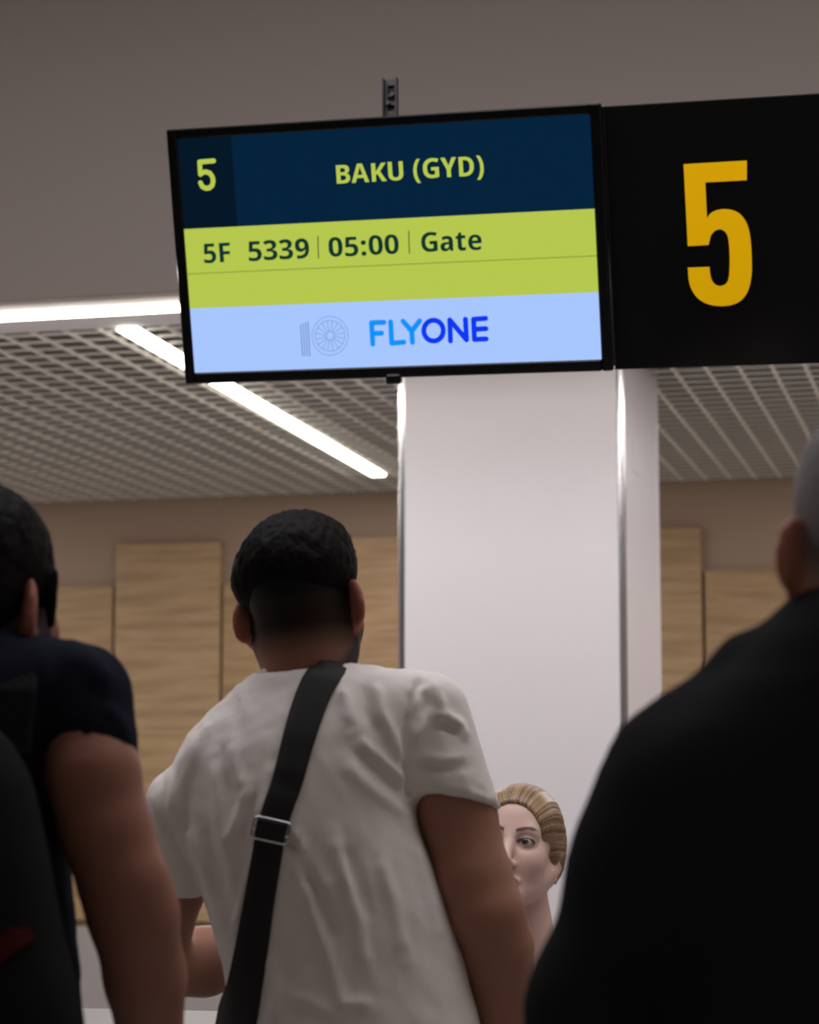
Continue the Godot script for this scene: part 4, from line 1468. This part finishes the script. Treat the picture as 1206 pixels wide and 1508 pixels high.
func black_jacket_man() -> void:
	var t := 1.95
	var k := t / F
	var base := Vector3(sp(1290, 1400, t).x, 0, -t)
	var me := person_node("grey-haired man close by at the right edge, in a black jacket, seen from behind", base)
	var table := [[-44, -76, 88, 0.05, 0.0], [-34, -102, 102, 0.066, 0.0], [-18, -128, 128, 0.08, 0.0], [30, -184, 184, 0.095, 0.0], [85, -236, 236, 0.11, 0.0], [145, -292, 292, 0.122, 0.0], [200, -322, 322, 0.13, 0.0], [300, -330, 330, 0.14, 0.0], [420, -320, 320, 0.145, 0.0], [610, -320, 320, 0.145, 0.0], [900, -330, 330, 0.15, 0.0], [1100, -335, 335, 0.15, 0.0]]
	var f := torso(Vector2(1288, 900), t, k, table, 0.009, Vector2(690, 2080), Vector2(1850, 800), 0.22)
	var hand_y := 1930.0
	for s in [-1.0, 1.0]:
		var X := func(x: float) -> float: return 1288.0 + s * (1288.0 - x)
		f.cap(sp(X.call(985), 1192, t), sp(X.call(955), 1280, t), 0.062, 0.06, 0.06)
		f.chain([[sp(X.call(955), 1280, t), 0.059], [sp(X.call(880), 1480, t), 0.053], [sp(X.call(868), 1620, t), 0.05], [sp(X.call(872), 1700, t + 0.02), 0.048], [sp(X.call(868), hand_y, t + 0.1), 0.036]], 0.03)
	f.cap(sp(1052, 1003, t), sp(1088, 962, t), 0.014, 0.016, 0.025)
	f.cap(sp(960, 1090, t), sp(1000, 1058, t), 0.02, 0.02, 0.03)
	var jacket := mat("black_cloth", Color(0.13, 0.13, 0.137), 0.9)
	jacket.metallic_specular = 0.12
	part("jacket", fuse([f.nets(2)], base), jacket, me)
	var o := sp(1288, 862, t)
	var loop := []
	for j in 32:
		var a := TAU * j / 32
		loop.append(Vector3(o.x + 0.003 + 0.06 * sin(a), o.y - 0.014 + 0.008 * cos(a), o.z - 0.012 + 0.06 * cos(a)) - base)
	part("collar", tube(loop, 0.009, 8, true), jacket, me)
	var ho := sp(1308, 800, t)
	var hb := Basis(Vector3.UP, deg_to_rad(2)) * Basis(Vector3.RIGHT, deg_to_rad(-3))
	var hs := 0.99
	var inv := hb.inverse()
	var body := [head_field(ho, hb, hs, 0.0045, sp(1292, 920, t), 0.056, false, 0.084, 0.85).nets(1)]
	body.append(limb([[sp(1288, 930, t), 0.05], [sp(1288, 1020, t), 0.08], [sp(1288, 1400, t), 0.095], [sp(1288, 1900, t), 0.095]], 0.018))
	for s in [-1.0, 1.0]:
		var X := func(x: float) -> float: return 1288.0 + s * (1288.0 - x)
		body.append(limb([[sp(1288, 1080, t), 0.05], [sp(X.call(1000), 1200, t), 0.045], [sp(X.call(950), 1290, t), 0.04], [sp(X.call(878), 1490, t), 0.036], [sp(X.call(872), 1700, t + 0.02), 0.034], [sp(X.call(868), hand_y, t + 0.1), 0.028], [sp(X.call(868), hand_y + 40, t + 0.11), 0.027]], 0.01, 0.02))
		body.append(hand(sp(X.call(868), hand_y + 40, t + 0.11), Vector3(0.0, -0.95, -0.3), Vector3(0.9 * s, 0, -0.3), -s, 0.4, 0.005))
	var tone := Color(0.37, 0.2, 0.14)
	var paint := func(p: Vector3, _n: Vector3) -> Color:
		var q := inv * (p - ho) / hs
		var c := skin_tone(tone, q, false, 0.2)
		if q.length() < 0.2 and absf(q.x) < 0.074 and q.z > -0.04:
			c = c.lerp(Color(0.17, 0.155, 0.155), 0.8 * smoothstep(-0.055, -0.015, q.y))
		return c
	part("body", fuse(body, base, paint), vmat("skin", 0.5, 0.12), me)
	eyeballs(me, ho, hb, hs, base, (hb * Vector3(0, 0, -1)).normalized(), Color(0.1, 0.1, 0.11))
	var hair := Field.new(ho - Vector3(0.13, 0.08, 0.14), ho + Vector3(0.13, 0.16, 0.14), 0.005)
	var hp := func(x: float, y: float, z: float) -> Vector3: return ho + hb * (Vector3(x, y, z) * hs)
	hair.ell(hp.call(0, 0.036, 0.013), Vector3(0.0785, 0.0895, 0.0985) * hs, hb, 0.01)
	hair.ell(hp.call(0, -0.015, -0.105), Vector3(0.07, 0.085, 0.07) * hs, hb, 0.006, true)
	hair.ell(hp.call(0, -0.14, 0.03), Vector3(0.16, 0.135, 0.16) * hs, hb, 0.006, true)
	for e in [-1.0, 1.0]:
		hair.ell(hp.call(0.086 * e, -0.016, 0.012), Vector3(0.018, 0.042, 0.028) * hs, hb, 0.005, true)
	tuft(hair, ho, inv, 0.002, 15)
	part("hair", fuse([hair.nets(0)], base), hair_mat("grey_hair", Color(0.50, 0.48, 0.485)), me)
	legs(me, base, Vector3(base.x, 0.96, -t), [Vector3(base.x - 0.09, 0.84, -t), Vector3(base.x + 0.09, 0.84, -t)], [Vector3(base.x - 0.1, 0.47, -t), Vector3(base.x + 0.1, 0.47, -t)], [Vector3(base.x - 0.11, 0.09, -t), Vector3(base.x + 0.11, 0.09, -t)], mats["dark_denim"], mats["shoe_black"], 0.085)


func agent() -> void:
	var t := 4.5
	var ho := sp(765, 1247, t)
	var base := Vector3(ho.x + 0.03, 0, -t - 0.05)
	var me := person_node("fair-haired woman seated behind the counter, looking up past the man's arm", base)
	var hb := Basis(Vector3.BACK, deg_to_rad(-5)) * Basis(Vector3.UP, deg_to_rad(165)) * Basis(Vector3.RIGHT, deg_to_rad(7))
	var hs := 1.0
	var inv := hb.inverse()
	var neck := Vector3(base.x + 0.0, ho.y - 0.215, -t - 0.03)
	var sh := neck - Vector3(0, 0.05, 0)
	var body := [head_field(ho, hb, hs, 0.0026, neck, 0.046, true, 0.0735, 0.15).nets(1)]
	var hip := Vector3(base.x, 0.64, base.z)
	body.append(limb([[neck, 0.048], [sh - Vector3(0, 0.08, 0), 0.07], [hip + Vector3(0, 0.1, 0), 0.08]], 0.014))
	var elbows := [sh + Vector3(-0.19, -0.27, 0.03), sh + Vector3(0.19, -0.27, 0.03)]
	var wrists := [Vector3(base.x - 0.13, 0.8, base.z + 0.25), Vector3(base.x + 0.13, 0.8, base.z + 0.25)]
	for i in 2:
		var s := -1.0 if i == 0 else 1.0
		body.append(limb([[sh, 0.045], [sh + Vector3(0.15 * s, -0.02, 0), 0.042], [elbows[i], 0.034], [wrists[i], 0.023]], 0.01, 0.012))
		body.append(hand(wrists[i], Vector3(0, -0.05, 1), Vector3.DOWN, s, 0.2, 0.005))
	var tone := Color(0.76, 0.53, 0.46)
	var paint := func(p: Vector3, _n: Vector3) -> Color:
		return skin_tone(tone, inv * (p - ho) / hs, true)
	part("body", fuse(body, base, paint), vmat("skin_fair", 0.45, 0.15), me)
	eyeballs(me, ho, hb, hs, base, (hb * Vector3(0.2, 0.15, -1)).normalized(), Color(0.07, 0.06, 0.055), 0.62)
	# fair hair drawn back to a knot
	var hair := Field.new(ho - Vector3(0.12, 0.09, 0.16), ho + Vector3(0.12, 0.15, 0.13), 0.0028)
	var hp := func(x: float, y: float, z: float) -> Vector3: return ho + hb * (Vector3(x, y, z) * hs)
	hair.ell(hp.call(0, 0.034, 0.013), Vector3(0.0775, 0.086, 0.098) * hs, hb, 0.01)
	hair.ell(hp.call(0, 0.035, -0.036), Vector3(0.0665, 0.0665, 0.0605) * hs, hb, 0.03)
	hair.ell(hp.call(0, -0.03, 0.04), Vector3(0.072, 0.06, 0.06) * hs, hb, 0.03)
	for e in [-1.0, 1.0]:
		hair.ell(hp.call(0.064 * e, -0.005, 0.02), Vector3(0.019, 0.05, 0.035) * hs, hb, 0.02)
	hair.ell(hp.call(0, -0.03, 0.115), Vector3(0.04, 0.038, 0.034) * hs, hb, 0.012)
	var n := FastNoiseLite.new()
	n.seed = 77
	n.frequency = 1.0
	n.fractal_octaves = 2
	var strand := func(q: Vector3) -> float:
		var a := atan2(q.x, q.y + 0.02)
		return n.get_noise_2d(a * 17.0 + q.z * 2.0, 4.0 + q.z * 1.5)
	hair.ruffle(func(p: Vector3) -> float: return 0.0016 * strand.call(inv * (p - ho) / hs))
	hair.ell(hp.call(0, 0.002, -0.1), Vector3(0.0575, 0.068, 0.07) * hs, hb, 0.01, true)
	for e in [-1.0, 1.0]:
		hair.ell(hp.call(0.07 * e, -0.055, -0.05), Vector3(0.03, 0.06, 0.05) * hs, hb, 0.01, true)
		hair.ell(hp.call(0.088 * e, -0.036, 0.004), Vector3(0.014, 0.022, 0.016) * hs, hb, 0.006, true)
	var dye := func(p: Vector3, _n: Vector3) -> Color:
		var g := clampf(0.5 + 1.1 * float(strand.call(inv * (p - ho) / hs)), 0.0, 1.0)
		return Color(0.12, 0.07, 0.037).lerp(Color(0.46, 0.30, 0.16), g)
	part("hair", fuse([hair.nets(0)], base, dye), vmat("fair_hair", 0.42), me)
	var drop := SphereMesh.new()
	drop.radius = 0.0045
	drop.height = 0.012
	part("earring", drop, mats["chrome"], me, Transform3D(Basis.IDENTITY, hp.call(-0.074, -0.058, 0.002) - base))
	# jacket, trousers and shoes behind the counter
	var bb := bounds([neck, hip, elbows[0], elbows[1], wrists[0], wrists[1]], 0.13)
	var f := Field.new(bb[0], bb[1], 0.012)
	f.chain([[sh - Vector3(0, 0.02, 0), 0.07], [sh - Vector3(0, 0.15, 0), 0.105], [hip + Vector3(0, 0.15, 0), 0.1], [hip, 0.115]], 0.05)
	for i in 2:
		var s := -1.0 if i == 0 else 1.0
		f.cap(sh + Vector3(0.03 * s, -0.01, 0), sh + Vector3(0.15 * s, -0.03, 0), 0.05, 0.052, 0.03)
		f.cap(sh + Vector3(0.15 * s, -0.03, 0), elbows[i], 0.052, 0.044, 0.03)
		f.cap(elbows[i], elbows[i].lerp(wrists[i], 0.85), 0.044, 0.034, 0.02)
	f.cut(neck - Vector3(0, 0.03, 0), Vector3(0, 0.95, 0.3).normalized())
	part("blazer", fuse([f.nets(2)], base), mat("dark_blazer", Color(0.10, 0.11, 0.16), 0.85), me)
	var g := Field.new(hip - Vector3(0.25, 0.64, 0.2), hip + Vector3(0.25, 0.15, 0.6), 0.015)
	for s in [-1.0, 1.0]:
		g.chain([[hip + Vector3(0.08 * s, 0.0, 0), 0.085], [hip + Vector3(0.09 * s, 0.0, 0.4), 0.062], [hip + Vector3(0.09 * s, -0.5, 0.36), 0.045]], 0.04)
		g.cap(hip + Vector3(0.09 * s, -0.585, 0.36), hip + Vector3(0.09 * s, -0.6, 0.5), 0.04, 0.036, 0.03)
	g.cut(Vector3(0, 0.003, 0), Vector3.DOWN)
	part("trousers", fuse([g.nets(2)], base), mats["dark_blazer"], me)
	var st := thing("stool", "dark round stool behind the counter, under the seated woman", "stool", Transform3D(Basis(Vector3.UP, yaw), Basis(Vector3.UP, yaw) * base))
	part("seat", lathe([[0.0, 0.45], [0.19, 0.45], [0.2, 0.465], [0.2, 0.49], [0.185, 0.505], [0.0, 0.508]]), mat("stool_seat", Color(0.06, 0.06, 0.06), 0.7), st)
	part("post", lathe([[0.028, 0.03], [0.028, 0.3], [0.02, 0.305], [0.02, 0.45]], 16), mats["chrome"], st)
	part("foot", lathe([[0.0, 0.0], [0.24, 0.0], [0.24, 0.012], [0.05, 0.035], [0.0, 0.036]]), mats["chrome"], st)
